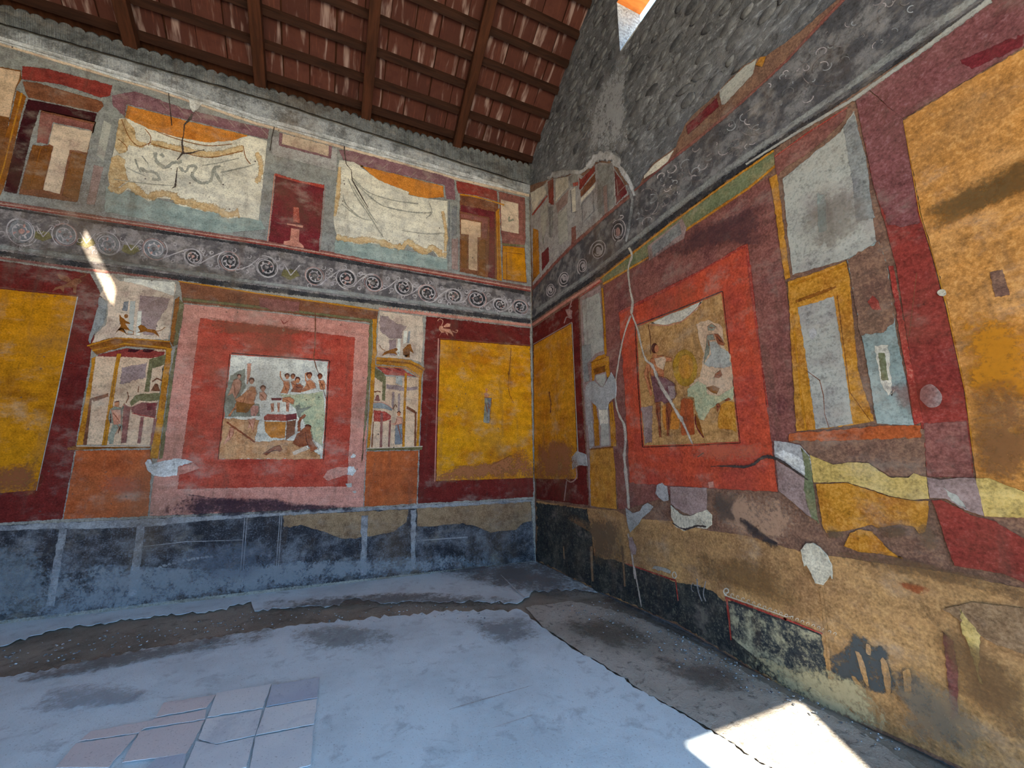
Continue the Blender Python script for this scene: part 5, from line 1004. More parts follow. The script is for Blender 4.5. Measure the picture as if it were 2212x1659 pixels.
p.line(r43((480, 0), (590, 80), (620, 200), (630, 350), (665, 460)), 1.8, 'brown', 0, .4); p.ell(*r42((535, 1180))[0], 10, 13, 'lavender', 12, 0, .8).build()
p = Paint('teal_panel', 'R', 3, WR, 'tall grey-teal panel with white flakes between the gold doorway and the dark red strip')
p.fill(r42((800, 590), (1060, 440), (1130, 620), (1200, 1150)) + r43((1265, 0), (1310, 250), (1345, 445), (1040, 430), (970, 0)) + r42((880, 1000)), 'teal', 1.2)
p.fill(r42((800, 590), (1060, 440), (1130, 620), (1190, 1080), (1100, 1180), (900, 1200), (860, 900)), 'mauve_brown', 2.4).fill(r42((1020, 1270), (1140, 1270), (1170, 1659)) + r43((1190, 150), (1130, 210), (1070, 100)), 'cloth', 2.6).fill(r42((1050, 1330), (1110, 1330), (1140, 1560), (1080, 1560)), 'green', 1).fill(r42((965, 930), (1010, 870), (1060, 920), (1090, 1000), (1000, 990)), 'red_line', 1.2).build()
p = Paint('orange_strip', 'R', 3, WR, 'narrow orange-red strip left of the dark red strip').fill(r42((1130, 640), (1180, 640), (1240, 960), (1370, 1659)) + r43((1420, 420), (1340, 440), (1270, 0)), 'red_line', 1.6).build()
p = Paint('dark_red_strip', 'R', 2, WR, 'tall dark red strip between the teal panel and the far yellow panel')
p.fill(r41((870, 800), (960, 700), (1260, 950)) + r42((1390, 240), (1480, 560), (1590, 960), (1740, 1620)) + r43((1800, 600), (1820, 860), (1440, 850), (1400, 500), (1320, 0)) + r42((1190, 640), (1100, 300), (1010, 0)), 'red_band', .8)
p.fill(r41((870, 800), (960, 700), (1260, 950)) + r42((1390, 300), (1250, 340), (1130, 320), (1010, 0)), 'plum', 1.6).fill(r43((1410, 420), (1760, 400), (1820, 860), (1440, 850)), 'purple_brown', 1.4).line(r42((1360, 700), (1330, 950), (1300, 1200)), 1.5, 'brown', 3).build()
p = Paint('plaster_patch', 'R', 6, WR, 'rounded mauve plaster repair on the dark red strip').fill(r43((1390, 230), (1400, 150), (1470, 110), (1530, 150), (1565, 210), (1540, 280), (1460, 295)), 'purple_grey', .6, 5, .004, 3).build()
p = Paint('purple_band', 'R', 2, WR, 'purple-red band along the top of the far yellow panel')
p.fill(r41((960, 700), (1300, 480), (1950, 0), (3200, -920), (3300, -300), (2212, 380), (1240, 955)), 'plum', 1).fill(r41((1700, 480), (2212, 260), (2212, 370), (1800, 560)), 'maroon', 2.4).build()
p = Paint('yellow_panel', 'R', 3, WR, 'large weathered yellow-orange panel at the right edge of the right wall')
p.fill(r41((1250, 955), (1700, 680), (2212, 385), (3300, -250)) + [(2720, 300), (2760, 900), (2700, 1200)] + r43((2600, 1060), (2212, 965), (2000, 900), (1830, 860), (1800, 650)) + r42((1740, 1630), (1600, 960), (1490, 560), (1390, 230)), 'yellow_far', 1.4)
p.line(r41((1255, 960),) + r42((1385, 230), (1490, 560), (1600, 960), (1750, 1650)) + r43((1815, 680)), 4, 'ochre', 0, .5).build()
p = Paint('painted_panel', 'R', 4, WR, 'brown square mark on the far yellow panel').fill(r42((1940, 690), (2050, 660), (2110, 880), (1980, 900)), 'mauve_brown', 1.4).build()
p = Paint('plaster_patch', 'R', 6, WR, 'small round grey plaster plug on the edge of the far yellow panel').ell(*r42((1565, 862))[0], 11, 9, 'cream_plaster', 12, .2, .8).build()
# ---- lower edge of the right bays: ledges, breaks, pale repair strip
p = Paint('brown_ledge', 'R', 4, WR, 'rusty brown painted ledge under the gold doorway')
p.fill(r43((340, 500), (600, 480), (1040, 440), (1345, 445), (1430, 470), (1440, 850), (1300, 850), (1150, 850), (980, 740), (840, 735), (700, 750), (520, 690), (430, 590), (340, 570)), 'mauve_brown', 1.2).fill(r43((340, 500), (600, 480), (1040, 440), (1400, 430), (1400, 540), (1000, 560), (520, 570), (340, 570)), 'orange', 2.2).build()
p = Paint('repair_strip', 'R', 6, WR, 'pale yellow plaster repair strip crossing the right bays')
p.fill(r43((515, 675), (600, 710), (700, 752), (840, 732), (985, 740), (1060, 800), (1150, 852), (1300, 855), (1340, 820), (1440, 850), (1462, 1022), (1320, 1030), (1150, 1000), (980, 940), (800, 890), (545, 892)), 'pale_plaster', .8, 6, .006).build()
p = Paint('repair_strip', 'R', 6, WR, 'mauve-white plaster repair strip across the dark red strip')
p.fill(r43((1445, 852), (1560, 872), (1700, 855), (1830, 860), (1870, 1000), (1900, 1160), (1750, 1112), (1600, 1022), (1470, 1015)), 'purple_grey', .8, 6, .006).fill(r43((1570, 930), (1700, 1000), (1780, 1115), (1640, 1040)), 'grey_light', 1.6).build()
p = Paint('repair_strip', 'R', 6, WR, 'pale yellow plaster repair strip at the right edge of the wall')
p.fill(r43((1835, 860), (1940, 858), (2060, 910), (2212, 965), (2700, 1100), (2750, 1300), (2212, 1172), (1905, 1162)), 'pale_plaster', .8, 6, .006).build()
p = Paint('ochre_panel', 'R', 5, WR, 'deep ochre panel below the pale repair strip')
p.fill(r43((555, 900), (800, 892), (980, 945), (1150, 1002), (1320, 1032), (1465, 1035), (1455, 1180), (1440, 1290), (1380, 1305), (1340, 1250), (1220, 1230), (1060, 1260), (1010, 1235), (860, 1270), (760, 1290), (640, 1300), (610, 1240)), 'ochre', 1).fill(r43((780, 1400), (830, 1290), (900, 1260), (1010, 1280), (1090, 1360), (1150, 1430), (1260, 1500), (1100, 1470), (900, 1450)), 'ochre', 1).build()
p = Paint('red_panel', 'R', 5, WR, 'brick red panel at the lower right of the right wall')
p.fill(r43((1475, 1030), (1560, 1025), (1680, 1080), (1800, 1150), (2000, 1200), (2212, 1330), (2600, 1560), (2760, 1980), (2212, 1690), (2060, 1625), (1660, 1560), (1600, 1400), (1540, 1200)), 'red_band', 1).build()
p = Paint('white_plaster_edge', 'R', 6, WR, 'whitish broken plaster between red frame and ochre panel')
p.fill(r43((228, 560), (430, 592), (520, 690), (530, 880), (500, 860), (380, 780), (235, 690)), 'lavender', 1, 6, .004).fill(r43((235, 700), (380, 790), (500, 870), (560, 1200), (480, 1150), (380, 1060), (260, 960)), 'purple_grey', 1).fill(r43((240, 660), (300, 635), (430, 690), (510, 780), (525, 870), (420, 790)), 'white_plaster', .8, 5, .008).fill(r43((440, 600), (515, 685), (545, 900), (590, 1230), (520, 1170), (460, 960), (470, 800)), 'green', 1.2).build()
p = Paint('crack', 'R', 9, WR, 'painted shadow of the overhanging plaster edge under the red frame of the right wall')
p.line(r33((1510, 690), (1560, 655)), 3, 'crack').line(r33((1615, 765), (1700, 762), (1800, 765), (1890, 768), (1960, 745), (2040, 690), (2120, 698)) + r43((330, 745), (400, 800), (470, 850), (505, 875)), [2, 5, 7, 7, 8, 11, 8, 6, 5, 3, 1.5], 'crack', 3, .15).build()  # dark stroke painting the shadow below the overhanging upper plaster
# ---- lower zone: bare tan plaster, black dado
p = Paint('bare_plaster', 'R', 1, WR, 'bare tan plaster of the lower right wall')
p.fill([(1335, 1102), (1360, 1118), (1452, 1124), (1534, 1145), (1615, 1156), (1700, 1182), (1762, 1196), (1800, 1200), (2040, 1234), (2212, 1270), (2760, 1500), (2560, 2020), (2073, 1656), (1883, 1568), (1688, 1482), (1466, 1350), (1300, 1281), (1158, 1211), (1158, 1080), (1274, 1096)], 'tan', 1).build()
p = Paint('dado', 'R', 2, WR, 'black painted dado of the right wall near the corner')
p.fill([(1158, 1083), (1200, 1090), (1270, 1098), (1280, 1150), (1285, 1200), (1350, 1215), (1460, 1256), (1500, 1262), (1540, 1275), (1562, 1296), (1600, 1300), (1680, 1330), (1720, 1345), (1775, 1368), (1786, 1440), (1800, 1500), (1810, 1536), (1800, 1533), (1688, 1481), (1466, 1349), (1300, 1280), (1158, 1210)], 'dado_right', 2.2).build()
p = Paint('dado_panel', 'R', 3, WR, 'black panel framed in red with a curling scroll border, low on the right wall')
p.fill(r34((1745, 330), (2000, 420), (2212, 500)) + r44((300, 480), (600, 600), (660, 980), (640, 1060)) + r34((2212, 960), (1900, 730), (1770, 620)), 'dado_pale', 1.2)
p.line(r34((1725, 300), (2000, 400), (2212, 478)) + r44((300, 465), (610, 590)), [5, 6, 6, 6, 4], 'red_line', 0, .15).line(r34((1735, 300), (1755, 480), (1770, 640)), [6, 5, 3], 'red_line', 0, .2)
p.line(r34((1715, 280), (1900, 345), (2212, 455)) + r44((380, 450)), 1.6, 'cloth')
for k in range(20):
    t = k/19.; x, y = lerp(*r34((1780, 280), (2600, 590)), t); p.arc(x, y, 3.6, 3.4, 1.2, 'cloth', 2+t, 6.8+t, 9, .35)
p.arc(*r34((1735, 250))[0], 7, 8, 2.6, 'cloth', 1.5, 8.5, 16, .55); p.build()
p = Paint('dado_panel', 'R', 3, WR, 'smaller dark panel with red top line, low on the right wall near the corner')
p.fill(DR((960, 270), (1440, 430), (1470, 720), (1250, 640), (1040, 540)), 'dado_right', 1.2).line(DR((840, 205), (1150, 310), (1440, 410)), [3, 4, 4], 'red_line').line(DR((1440, 410), (1470, 650)), 2.6, 'red_line').fill(DR((1150, 270), (1180, 230), (1260, 240), (1330, 260), (1390, 290), (1380, 330)), 'grey_light', 1.8).arc(*DR((1425, 340))[0], 5, 8, 2, 'cloth', 0, 6.3, 14, .3).build()
for pts, w in ((DR((435, 0), (440, 250), (450, 420)), 7), (DR((800, 0), (820, 250), (835, 480)), 6), (DR((100, 0), (110, 150)), 4), (r44((600, 220), (640, 560), (690, 1000)), 9)):
    Paint('dado_strip', 'R', 4, WR, seed=str(pts)).line(pts, w, 'tan_dark' if w < 9 else 'tan', 0, .15).build()
stain('R', 3.6, WR, r44((640, 760), (760, 720), (850, 570), (930, 590), (1020, 680), (1130, 670), (1160, 800), (1200, 900), (1190, 1060), (1000, 1080), (800, 1020), (680, 960)), (84, 92, 96), .85, 11, label='blue-grey remains of the dark dado at lower right', fall=6)
stain('R', 3.6, WR, r44((1150, 820), (1300, 850), (1450, 1000), (1600, 1200), (1750, 1450), (1700, 1560), (1450, 1300), (1200, 1120)), (100, 100, 100), .8, 8, fall=4)
p = Paint('drip_mark', 'R', 6, WR, 'pale drip-shaped losses in the dark dado at lower right')
for pts in (((870, 720), (930, 760), (990, 1000), (940, 960)), ((1070, 800), (1100, 770), (1150, 860), (1165, 1050), (1120, 1060)), ((1250, 880), (1320, 870), (1325, 1080), (1270, 1080)), ((840, 920), (880, 930), (960, 1050), (900, 1060)), ((960, 660), (1000, 680), (1000, 760), (960, 740))):
    p.fill(r44(*pts), 'tan', 1, 5, 0, 3)
p.build()
p = Paint('painted_amphora', 'R', 4, WR, 'faint pale cross-shaped ornament on the black dado').line(r34((1500, 150), (1510, 250), (1540, 330)), 3.4, 'dado_line', 3).line(r34((1475, 200), (1530, 210)), 2.4, 'dado_line').line(r34((1570, 170), (1550, 270), (1570, 330)), 3, 'dado_line', 3).arc(*r34((1470, 220))[0], 4, 9, 1.4, 'dado_line', 1.2, 5, 10).build()
p = Paint('plaster_ridge', 'R', 5, WR, 'curved brown plaster ridge at the right edge of the lower wall')
p.fill(r44((1560, 560), (1660, 640), (1700, 900), (1700, 1250), (1640, 1280), (1600, 900)), 'purple_brown', 2).fill(r44((1700, 380), (1880, 600), (1860, 900), (1900, 1000), (1860, 980), (1780, 700), (1720, 560)), 'pale_plaster', 2).build()
p = Paint('plaster_patch', 'R', 5, WR, 'smooth grey-brown plaster at the far right of the lower wall').fill(r44((1560, 390), (1800, 330), (2212, 380), (2700, 620), (2700, 1000), (2212, 750), (1990, 680), (1860, 600), (1720, 500)), 'tan_dark', 1).build()
# ---- long pale filled cracks
def filled(name, segs, lab, layer=8):
    p = Paint(name, 'R', layer, WR, lab)
    for pts, w in segs: p.line(pts, w, 'crack_fill', 3, .22)
    return p
filled('filled_crack', [(r32((960, 500), (985, 560), (960, 640), (955, 700), (965, 790), (975, 860), (990, 930), (980, 1030)), [7, 6, 5, 5, 5, 6, 7, 6]), (r32((975, 1040), (945, 1120), (915, 1220), (890, 1340), (872, 1450), (855, 1560)), [5, 4, 4, 4, 4, 4]),
    (r33((850, 200), (865, 300), (890, 370), (925, 440), (935, 560), (925, 680), (935, 800), (950, 950), (960, 1100)), [5, 5, 6, 8, 6, 8, 9, 8, 6]), (r33((955, 1300), (990, 1500), (1010, 1659)), [4, 5, 3]), (DR((950, 240), (1000, 500), (1040, 720)), [5, 4, 2])], 'long pale filled crack running down the right wall beside the red frame').build()
filled('filled_crack', [(r32((985, 1030), (1030, 1150), (1060, 1280), (1095, 1390), (1150, 1440), (1190, 1540), (1230, 1620)), [5, 5, 5, 6, 8, 7, 7]), (r33((1165, 10), (1220, 130), (1290, 240), (1340, 330), (1390, 410), (1430, 500), (1470, 590)), [6, 9, 7, 10, 6, 5, 4])], 'pale filled crack crossing the picture of the man with the shield', 8).build()
p = Paint('plaster_patch', 'R', 9, WR, 'grey forked plaster repair at the foot of the long crack')
p.fill(r33((935, 1095), (985, 1135), (1050, 1120), (1070, 1080), (1110, 1055), (1155, 1085), (1130, 1120), (1060, 1180), (1040, 1220), (1000, 1260), (970, 1290), (945, 1200)), 'grey_plaster', .8, 5, .006).fill(r33((955, 1330), (990, 1320), (1030, 1420), (1020, 1470), (985, 1470), (960, 1400)), 'purple_grey', .8).build()
p = Paint('plaster_patch', 'R', 9, WR, 'pale curved hollow of broken plaster below the red frame')
p.fill(r33((1295, 1075), (1330, 1110), (1390, 1155), (1450, 1160), (1520, 1130), (1580, 1110), (1620, 1150), (1620, 1230), (1580, 1260), (1480, 1250), (1400, 1280), (1330, 1240), (1300, 1170)), 'cream_plaster', .8, 5, .01).line(r33((1310, 1215), (1400, 1265), (1500, 1240), (1580, 1245)), [3, 6, 6, 2], 'crack', 3).build()
p = Paint('plaster_patch', 'R', 9, WR, 'white oval plaster repair on the tan lower wall')
p.fill(r43((445, 1430), (490, 1375), (540, 1372), (590, 1405), (650, 1470), (690, 1560), (692, 1659)) + r44((680, 120), (620, 200), (560, 185), (530, 110), (490, 40)) + r43((470, 1560)), 'cream_plaster', .8, 6, .012).build()
p = Paint('plaster_patch', 'R', 9, WR, 'grey plaster repair on the dark red border beside the narrow yellow panel').fill(r33((505, 690), (550, 640), (620, 670), (630, 760), (560, 755), (510, 790)), 'grey_plaster', .8, 5, .005).line(r33((540, 770), (545, 850), (500, 890), (455, 860)), 4, 'scroll_pink', 3).line(r33((465, 880), (445, 1040)), 3, 'scroll_pink', 0, .3).build()
p = Paint('plaster_patch', 'R', 9, WR, 'lilac-white plaster smear below the red frame').fill(r33((1170, 980), (1180, 910), (1230, 890), (1275, 920), (1285, 1040), (1240, 1050), (1200, 1020)), 'lavender', 1).fill(r33((1285, 920), (1590, 930), (1590, 1110), (1450, 1160), (1330, 1100), (1290, 1060)), 'purple_grey', 1).fill(r33((1590, 890), (1640, 880), (1640, 930), (1600, 940)), 'pink', .6).build()
p = Paint('modern_fillet', 'R', 4, WR, 'pale blue-grey mortar fillet edging the painted facade').line(r31((310, 1425), (360, 1395), (480, 1370), (570, 1370), (640, 1320), (690, 1262), (760, 1240), (830, 1255), (880, 1330), (960, 1450), (1000, 1560)), [8, 15, 10, 13, 16, 24, 28, 22, 13, 11, 9], 'stucco_light', 3, .4).line(r32((935, 0), (985, 120), (960, 300), (935, 450)), [8, 9, 8, 5], 'stucco', 3, .2).build()
# ---- stains on the right wall
stain('R', 12, WR, r41((1500, 1640), (1800, 1450), (2212, 1250), (2500, 1100), (2500, 1400), (2212, 1560), (1900, 1700), (1600, 1800)), (110, 82, 46), .7, 9, label='dark olive-brown stain slanting across the far yellow panel')
stain('R', 12, WR, r42((1390, 200), (1700, 60), (2212, -150), (2212, 60), (1800, 250), (1480, 400)), (124, 94, 56), .65, 10)
stain('R', 12, WR, r42((1650, 1000), (1900, 950), (2300, 1100), (2400, 1659), (2100, 1750), (1750, 1640)), (206, 136, 34), .8, 6, label='surviving bright yellow on the far panel')
stain('R', 12, WR, r43((1780, 100), (2212, 60), (2400, 500), (2212, 900), (1900, 860), (1800, 500)), (140, 98, 62), .8, 5, label='brown faded lower part of the far yellow panel')
stain('R', 12, WR, r33((200, 560), (400, 520), (550, 600), (560, 880), (350, 900), (200, 870)), (168, 112, 76), .8, 5)
stain('R', 12, WR, r32((1000, 620), (1400, 330), (1800, 230), (2100, 100), (2150, 480), (1800, 480), (1300, 620)), (92, 62, 66), .6, 5)
stain('R', 12, WR, r33((1300, 560), (1900, 580), (2120, 560), (2130, 680), (1800, 740), (1400, 700)), (214, 120, 92), .55, 5)
stain('R', 12, WR, r33((1560, 930), (2000, 960), (2212, 1000), (2400, 1200), (2212, 1400), (1900, 1330), (1700, 1260), (1580, 1120)), (196, 160, 134), .7, 4, label='pale pinkish scraped area below the red frame')
stain('R', 12, WR, r33((1620, 950), (1850, 960), (1800, 1120), (1860, 1250), (1700, 1230), (1620, 1120)), (96, 84, 78), .7, 6)
stain('R', 12, WR, r33((1800, 1150), (1900, 1180), (2100, 1330), (2212, 1420), (2150, 1440), (1900, 1300)), (52, 52, 58), .8, 7, label='dark grey diagonal scuff on the lower right wall')
stain('R', 12, WR, r33((380, 1130), (640, 1150), (900, 1200), (1000, 1400), (900, 1600), (700, 1560), (640, 1300)), (128, 104, 80), .8, 4)
stain('R', 12, WR, [(1600, 1400), (1700, 1430), (1800, 1440), (1900, 1500), (1960, 1590), (1883, 1566), (1688, 1481), (1590, 1420)], (206, 196, 156), .75, 6, 'pale_bloom', 'pale yellowish patch along the foot of the right wall')  # pale yellowish tint low on the wall
stain('R', 12, WR, [(1900, 1420), (2000, 1440), (2100, 1520), (2180, 1640), (2073, 1654), (1940, 1580)], (150, 136, 116), .6, 6, 'pale_bloom')
stain('R', 12, WR, r43((1060, 1230), (1220, 1230), (1330, 1260), (1300, 1330), (1150, 1340), (1040, 1290)), (104, 84, 64), .65, 12)
stain('R', 12, WR, r43((1330, 1250), (1460, 1200), (1560, 1300), (1560, 1420), (1420, 1420)), (116, 94, 74), .65, 12)
stain('R', 12, WR, r43((640, 1270), (780, 1270), (790, 1330), (660, 1340)), (104, 86, 66), .7, 9)
stain('R', 12, WR, r44((1150, 150), (1350, 180), (1500, 230), (1400, 280), (1250, 220)), (150, 66, 36), .7, 9, label='rust red flecked stain on the tan lower wall')
stain('R', 12, WR, r43((1060, 100), (1160, 60), (1500, 60), (1560, 330), (1420, 400), (1250, 330)), (150, 66, 50), .4, 5)
stain('R', 12, WR, r42((560, 0), (900, 0), (1040, 260), (900, 420), (600, 560), (380, 400)), (140, 124, 112), .4, 10)
stain('R', 12, WR, r43((650, 1420), (1100, 1450), (1600, 1560), (2212, 1680), (2500, 1900), (1900, 1760), (1300, 1640), (800, 1560)), (118, 92, 66), .7, 6, label='brown dirt band across the lower right wall')
stain('R', 12, WR, r34((1400, -100), (1900, -60), (2212, 100), (2400, 350), (2200, 420), (1800, 240), (1450, 100)), (134, 102, 66), .6, 4)
stain('R', 12, WR, r44((1400, 350), (1900, 700), (2300, 1000), (2300, 1500), (1900, 1300), (1600, 900)), (132, 102, 72), .6, 4)
stain('R', 12, WR, r44((200, 850), (500, 980), (900, 1200), (1200, 1420), (900, 1300), (500, 1120), (150, 900)), (210, 202, 164), .7, 8, 'pale_bloom')  # further pale tint along the wall foot
stain('R', 1, WR, r31((560, 1250), (600, 900), (800, 500), (960, 430), (980, 700), (960, 1000), (980, 1200), (800, 1260)), (176, 180, 186), .75, 6, 'mortar_smear', 'pale mortar smeared between the stones of the gable').location.x = -.012
# ================================================================== FLOOR SURFACES
p = Paint('screed', 'F', 1, floor, 'smooth pale grey screed filling the middle of the floor')
p.fill([(-700, 1500), (-200, 1478), (0, 1463)] + r14((250, 900), (700, 805), (1100, 730), (1500, 655), (2000, 572), (2212, 548)) + r24((400, 515), (800, 478), (1100, 450), (1500, 415), (1950, 400), (2120, 400)) + r34((120, 420), (260, 540), (380, 620), (560, 740), (720, 830), (880, 930), (1020, 1030), (1180, 1120), (1330, 1200), (1480, 1290), (1700, 1420), (1900, 1560), (2300, 1800), (2700, 2200)) + [(1500, 2700), (300, 2700), (-900, 2300)], SCR, 3.5, 9, .005).build()
p = Paint('screed', 'F', 1, floor, 'pale strip of screed along the foot of the back wall')
p.fill([(-200, 1366), (0, 1343), (300, 1306), (600, 1273), (900, 1240), (1157, 1213)] + r34((500, 120), (700, 260), (560, 240), (200, 240), (100, 330)) + r24((2090, 350), (1850, 335), (1300, 330), (1000, 345), (800, 300), (600, 370), (450, 365), (0, 410)) + r14((2000, 330), (1700, 410), (1300, 440), (1000, 480), (500, 540), (0, 690)) + [(-200, 1430)], SCR, 3.5, 9, .005).build()
p = Paint('mortar_bed', 'F', 1, floor, 'rough pebbled mortar bed along the right wall')
p.fill(r34((130, 380), (500, 330), (900, 420), (1300, 560), (1700, 800), (2212, 1080), (2700, 1300), (3300, 1700), (3000, 1900), (2300, 1780), (1900, 1545), (1700, 1405), (1480, 1275), (1330, 1188), (1180, 1108), (1020, 1018), (880, 918), (720, 818), (560, 728), (380, 608), (260, 528)), GRV, 2, 9, .004).build()
p = Paint('wall_fillet', 'F', 2, floor, 'rough mortar fillet where the floor meets the back wall')
p.line([(-200, 1366), (0, 1343), (300, 1306), (600, 1273), (900, 1240), (1150, 1214)], [9, 9, 8, 7, 6, 5], M('stucco_light'), 0, .3).build()
for pts, c, k, sc in ((r14((-50, 960), (400, 850), (1100, 720), (2000, 560), (2300, 530), (2200, 640), (1300, 800), (700, 930), (0, 1020)), (120, 112, 104), .6, 5), (r24((0, 340), (500, 300), (1200, 260), (1900, 290), (2200, 330), (1900, 380), (1000, 370), (0, 420)), (118, 110, 104), .6, 6), (r24((1400, 40), (2212, -10), (2400, 0), (2800, 200), (2600, 330), (2000, 260), (1500, 150)), (120, 118, 120), .7, 3),
                     (r24((200, 560), (700, 520), (1200, 600), (900, 760), (400, 720)), (140, 142, 140), .5, 3), (r24((1600, 480), (2200, 470), (2300, 640), (1900, 700)), (126, 126, 128), .5, 4), (r34((300, 500), (800, 460), (1200, 640), (1000, 760), (600, 640)), (112, 106, 96), .6, 5), (r34((1100, 760), (1700, 860), (2000, 1060), (1600, 1080), (1200, 920)), (120, 110, 104), .6, 5), (r34((500, 200), (900, 320), (1400, 560), (1900, 860), (1500, 700), (900, 420)), (110, 106, 102), .6, 5), (r14((300, 1050), (900, 980), (1300, 1100), (800, 1200), (200, 1250)), (150, 154, 164), .45, 4)):
    stain('F', 8, floor, pts, c, k, sc, 'dust_and_falloff')  # grey-brown dust; the far-corner patch also paints in the light falloff
# scratched straight lines in the screed
p = Paint('scored_line', 'F', 9, floor, 'thin pale lines scored in the screed').line(r24((1550, 1215), (1800, 1140), (2212, 1020)), [1.5, 2.5, 1], M('stucco_light'), 0, .4).line(r24((1900, 1360), (2212, 1260)), [1, 2], M('stucco_light'), 0, .4).line(r24((1960, 130), (2060, 230), (2150, 310)), [2, 4, 2], M('stucco_light'), 0, .4).build()
# marble slabs, each its own piece with open joints
slabs = [(r14((1725, 1080), (2160, 1010), (2090, 1200), (1650, 1275)), MARB), (r24((135, 1020), (515, 955), (495, 1120), (90, 1190)), MARB2), (r24((85, 1200), (495, 1130), (470, 1330), (10, 1420)), MARB),
         (r14((1640, 1290), (2085, 1215), (2030, 1420), (1720, 1490), (1580, 1450)), MARB), (r24((5, 1435), (468, 1345), (445, 1659), (-60, 1800)), MARB), (r14((1560, 1470), (1720, 1500), (2020, 1435), (1960, 1680), (1440, 1760)), MARB),
         (r14((1300, 1160), (1715, 1095), (1640, 1200), (1235, 1275)), MARB3), (r14((1225, 1290), (1640, 1215), (1630, 1290), (1150, 1365)), MARB3), (r14((1110, 1390), (1625, 1300), (1540, 1470), (1480, 1570), (970, 1640)), MARB3),
         (r14((720, 1390), (1225, 1300), (1100, 1400), (620, 1470)), MARB3), (r14((600, 1490), (1090, 1410), (860, 1680), (440, 1680)), MARB3), (r14((1240, 1610), (1480, 1570), (1430, 1770), (1000, 1850)), MARB2)]
for i, (pts, m) in enumerate(slabs):
    Paint('marble_slab', 'F', 9, floor, seed=i).fill(pts, m, .8, 8, .003).build()
# pebbles and crumbs lying on the floor
rp = random.Random(21)
def crumb(k):
    bm = bmesh.new(); bmesh.ops.create_icosphere(bm, subdivisions=1, radius=1)
    for vv in bm.verts: vv.co *= 1+noise.noise(vv.co*2+Vector((k*5, 0, 0)))*.5
    me = bpy.data.meshes.new('pebble'); bm.to_mesh(me); bm.free(); me.materials.append([STN[1], STN[2], M('stucco_light')][k % 3]); return me
CM = [crumb(k) for k in range(6)]
v, f, fm = [], [], []
def peb(x, y, s):
    me = CM[rp.randrange(6)]; b = len(v); a = rp.uniform(0, 6.28)
    for q in me.vertices:
        c = q.co; X, Y = c.x*s, c.y*s*.8
        v.append((x+X*math.cos(a)-Y*math.sin(a), y+X*math.sin(a)+Y*math.cos(a), .012+s*.3+c.z*s*.5))
    for pl in me.polygons: f.append(tuple(b+i for i in pl.vertices)); fm.append(me['m'] if 'm' in me else rp.randrange(3))
for k in range(900):
    if k % 3 == 0:
        P = hit('F', rp.uniform(0, 1000), 0+rp.uniform(0, 1)+1400); t = rp.random(); x0 = rp.uniform(-20, 1080); yy = pw([(0, 1428), (300, 1380), (600, 1340), (1080, 1312)], x0); P = hit('F', x0, yy+rp.gauss(0, 14))
    else:
        t = rp.random(); a = lerp((1180, 1335), (1900, 1640), t); P = hit('F', a[0]+rp.uniform(0, 150), a[1]-rp.uniform(10, 90)*(.6+t*.4))
    if P.x > XR-.06 or P.y > YB-.06: continue
    peb(P.x, P.y, rp.uniform(.004, .013))
o = mesh_obj('pebble_scatter', v, f, [STN[1], STN[2], M('stucco_light')], floor, fm); tag(o, 'small pebbles and crumbs in the worn mortar', kind='stuff')

# ================================================================== group the paintings: each composition is a thing with its parts
def kid(name, text, parent=None):
    for o in (parent or WB).children:
        if o.name.split('.')[0] == name and text in o.get('label', ''): return o
    raise KeyError((name, text))
def compose(root, label, cat, parts=(), group=None):
    root.parent = None; tag(root, label, cat, group)
    for p_ in parts: p_.parent = root
G1, G2, G3 = 'yellow fresco panels', 'painted pavilions of the frescoes', 'cloths painted in the upper storey'
compose(PC, 'large square fresco picture of many figures around a stone altar, in a red frame', 'fresco', [kid('red_frame', 'many figures'), kid('pink_border', 'pink'), kid('painted_entablature', 'entablature'), kid('painted_flourish', 'winged')])
compose(PC2, 'fresco picture of a standing man beside a round golden shield, in a vivid red frame', 'fresco', [kid('red_frame', 'shield', WR), kid('purple_brown_border', 'purple-brown', WR)])
compose(kid('yellow_panel', 'left end'), 'deep yellow fresco panel at the left end of the back wall', 'fresco', [kid('dark_red_border', 'left yellow'), kid('painted_griffin', 'left yellow')], G1)
compose(kid('yellow_panel', 'bright yellow'), 'bright yellow fresco panel of the back wall beside the corner', 'fresco', [kid('dark_red_border', 'right yellow'), kid('painted_griffin', 'right yellow'), kid('painted_figure', 'tiny draped')], G1)
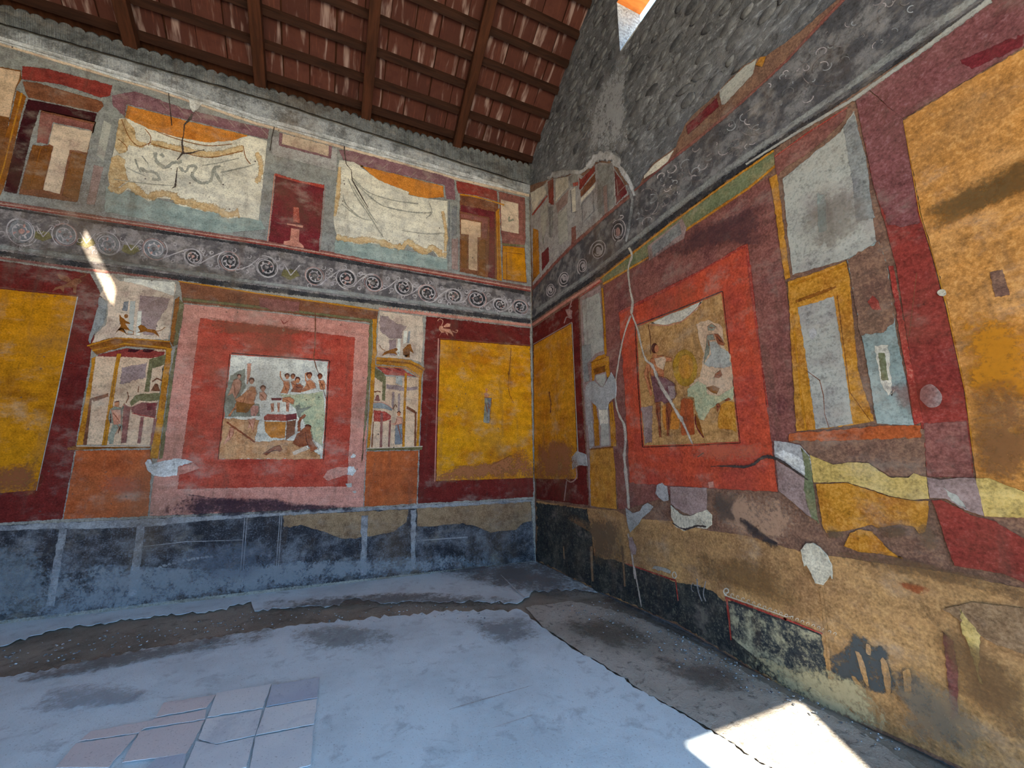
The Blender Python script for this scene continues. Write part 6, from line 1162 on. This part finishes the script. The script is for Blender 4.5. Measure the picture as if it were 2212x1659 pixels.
compose(kid('yellow_panel', 'narrow', WR), 'narrow foreshortened yellow fresco panel of the right wall beside the corner', 'fresco', [kid('dark_red_border', 'right wall', WR), kid('painted_griffin', 'right wall', WR), kid('painted_figure', 'faded figure', WR)], G1)
compose(kid('yellow_panel', 'weathered', WR), 'large weathered yellow-orange fresco panel at the right edge of the photo', 'fresco', [kid('purple_band', 'purple', WR), kid('dark_red_strip', 'dark red', WR), kid('painted_panel', 'brown square', WR)], G1)
compose(PV1, 'painted golden pavilion with tholos and standing figure, left of the square picture', 'fresco', [kid('orange_panel', 'left painted')], G2)
compose(PV2, 'painted golden pavilion with tholos and grey-skirted figure, right of the square picture', 'fresco', [kid('orange_panel', 'right painted')], G2)
compose(kid('painted_pavilion', 'narrow', WR), 'narrow painted gold pavilion behind the heart-shaped repair on the right wall', 'fresco', (), G2)
compose(kid('gold_doorway', 'ochre', WR), 'painted ochre doorway with grey opening on the right wall', 'fresco', [kid('grey_panel', 'worn', WR), kid('ochre_border', 'thin', WR), kid('teal_panel', 'teal', WR), kid('orange_strip', 'narrow', WR), kid('brown_ledge', 'rusty', WR)])
compose(kid('painted_facade', 'facade', WR), 'painted facade in grey, white and red surviving high by the corner', 'fresco')
compose(FZ, 'long grey frieze of painted scroll roundels across the back wall', 'frieze'); compose(FZR, 'dark grey frieze with faded scrolls rising along the right wall', 'frieze')
compose(C1, 'cream painted cloth with grey curling creatures and scalloped hem, upper left', 'fresco', [kid('painted_band', 'first'), kid('painted_pilaster', 'first')], G3)
compose(C2, 'grey-white painted cloth with scalloped hem, between maroon niche and corner doorway', 'fresco', [kid('painted_band', 'second'), kid('painted_pilaster', 'second')], G3)
compose(NI, 'maroon painted niche with a pink pedestal between the two hanging cloths', 'fresco', [kid('painted_panel', 'above the maroon')])
compose(kid('painted_doorway', 'at the left'), 'painted doorway in dark maroon and brown at the upper left', 'fresco')
compose(kid('painted_doorway', 'next to the corner'), 'painted doorway in red, maroon and gold next to the upper corner', 'fresco', [kid('painted_panel', 'at the corner')])
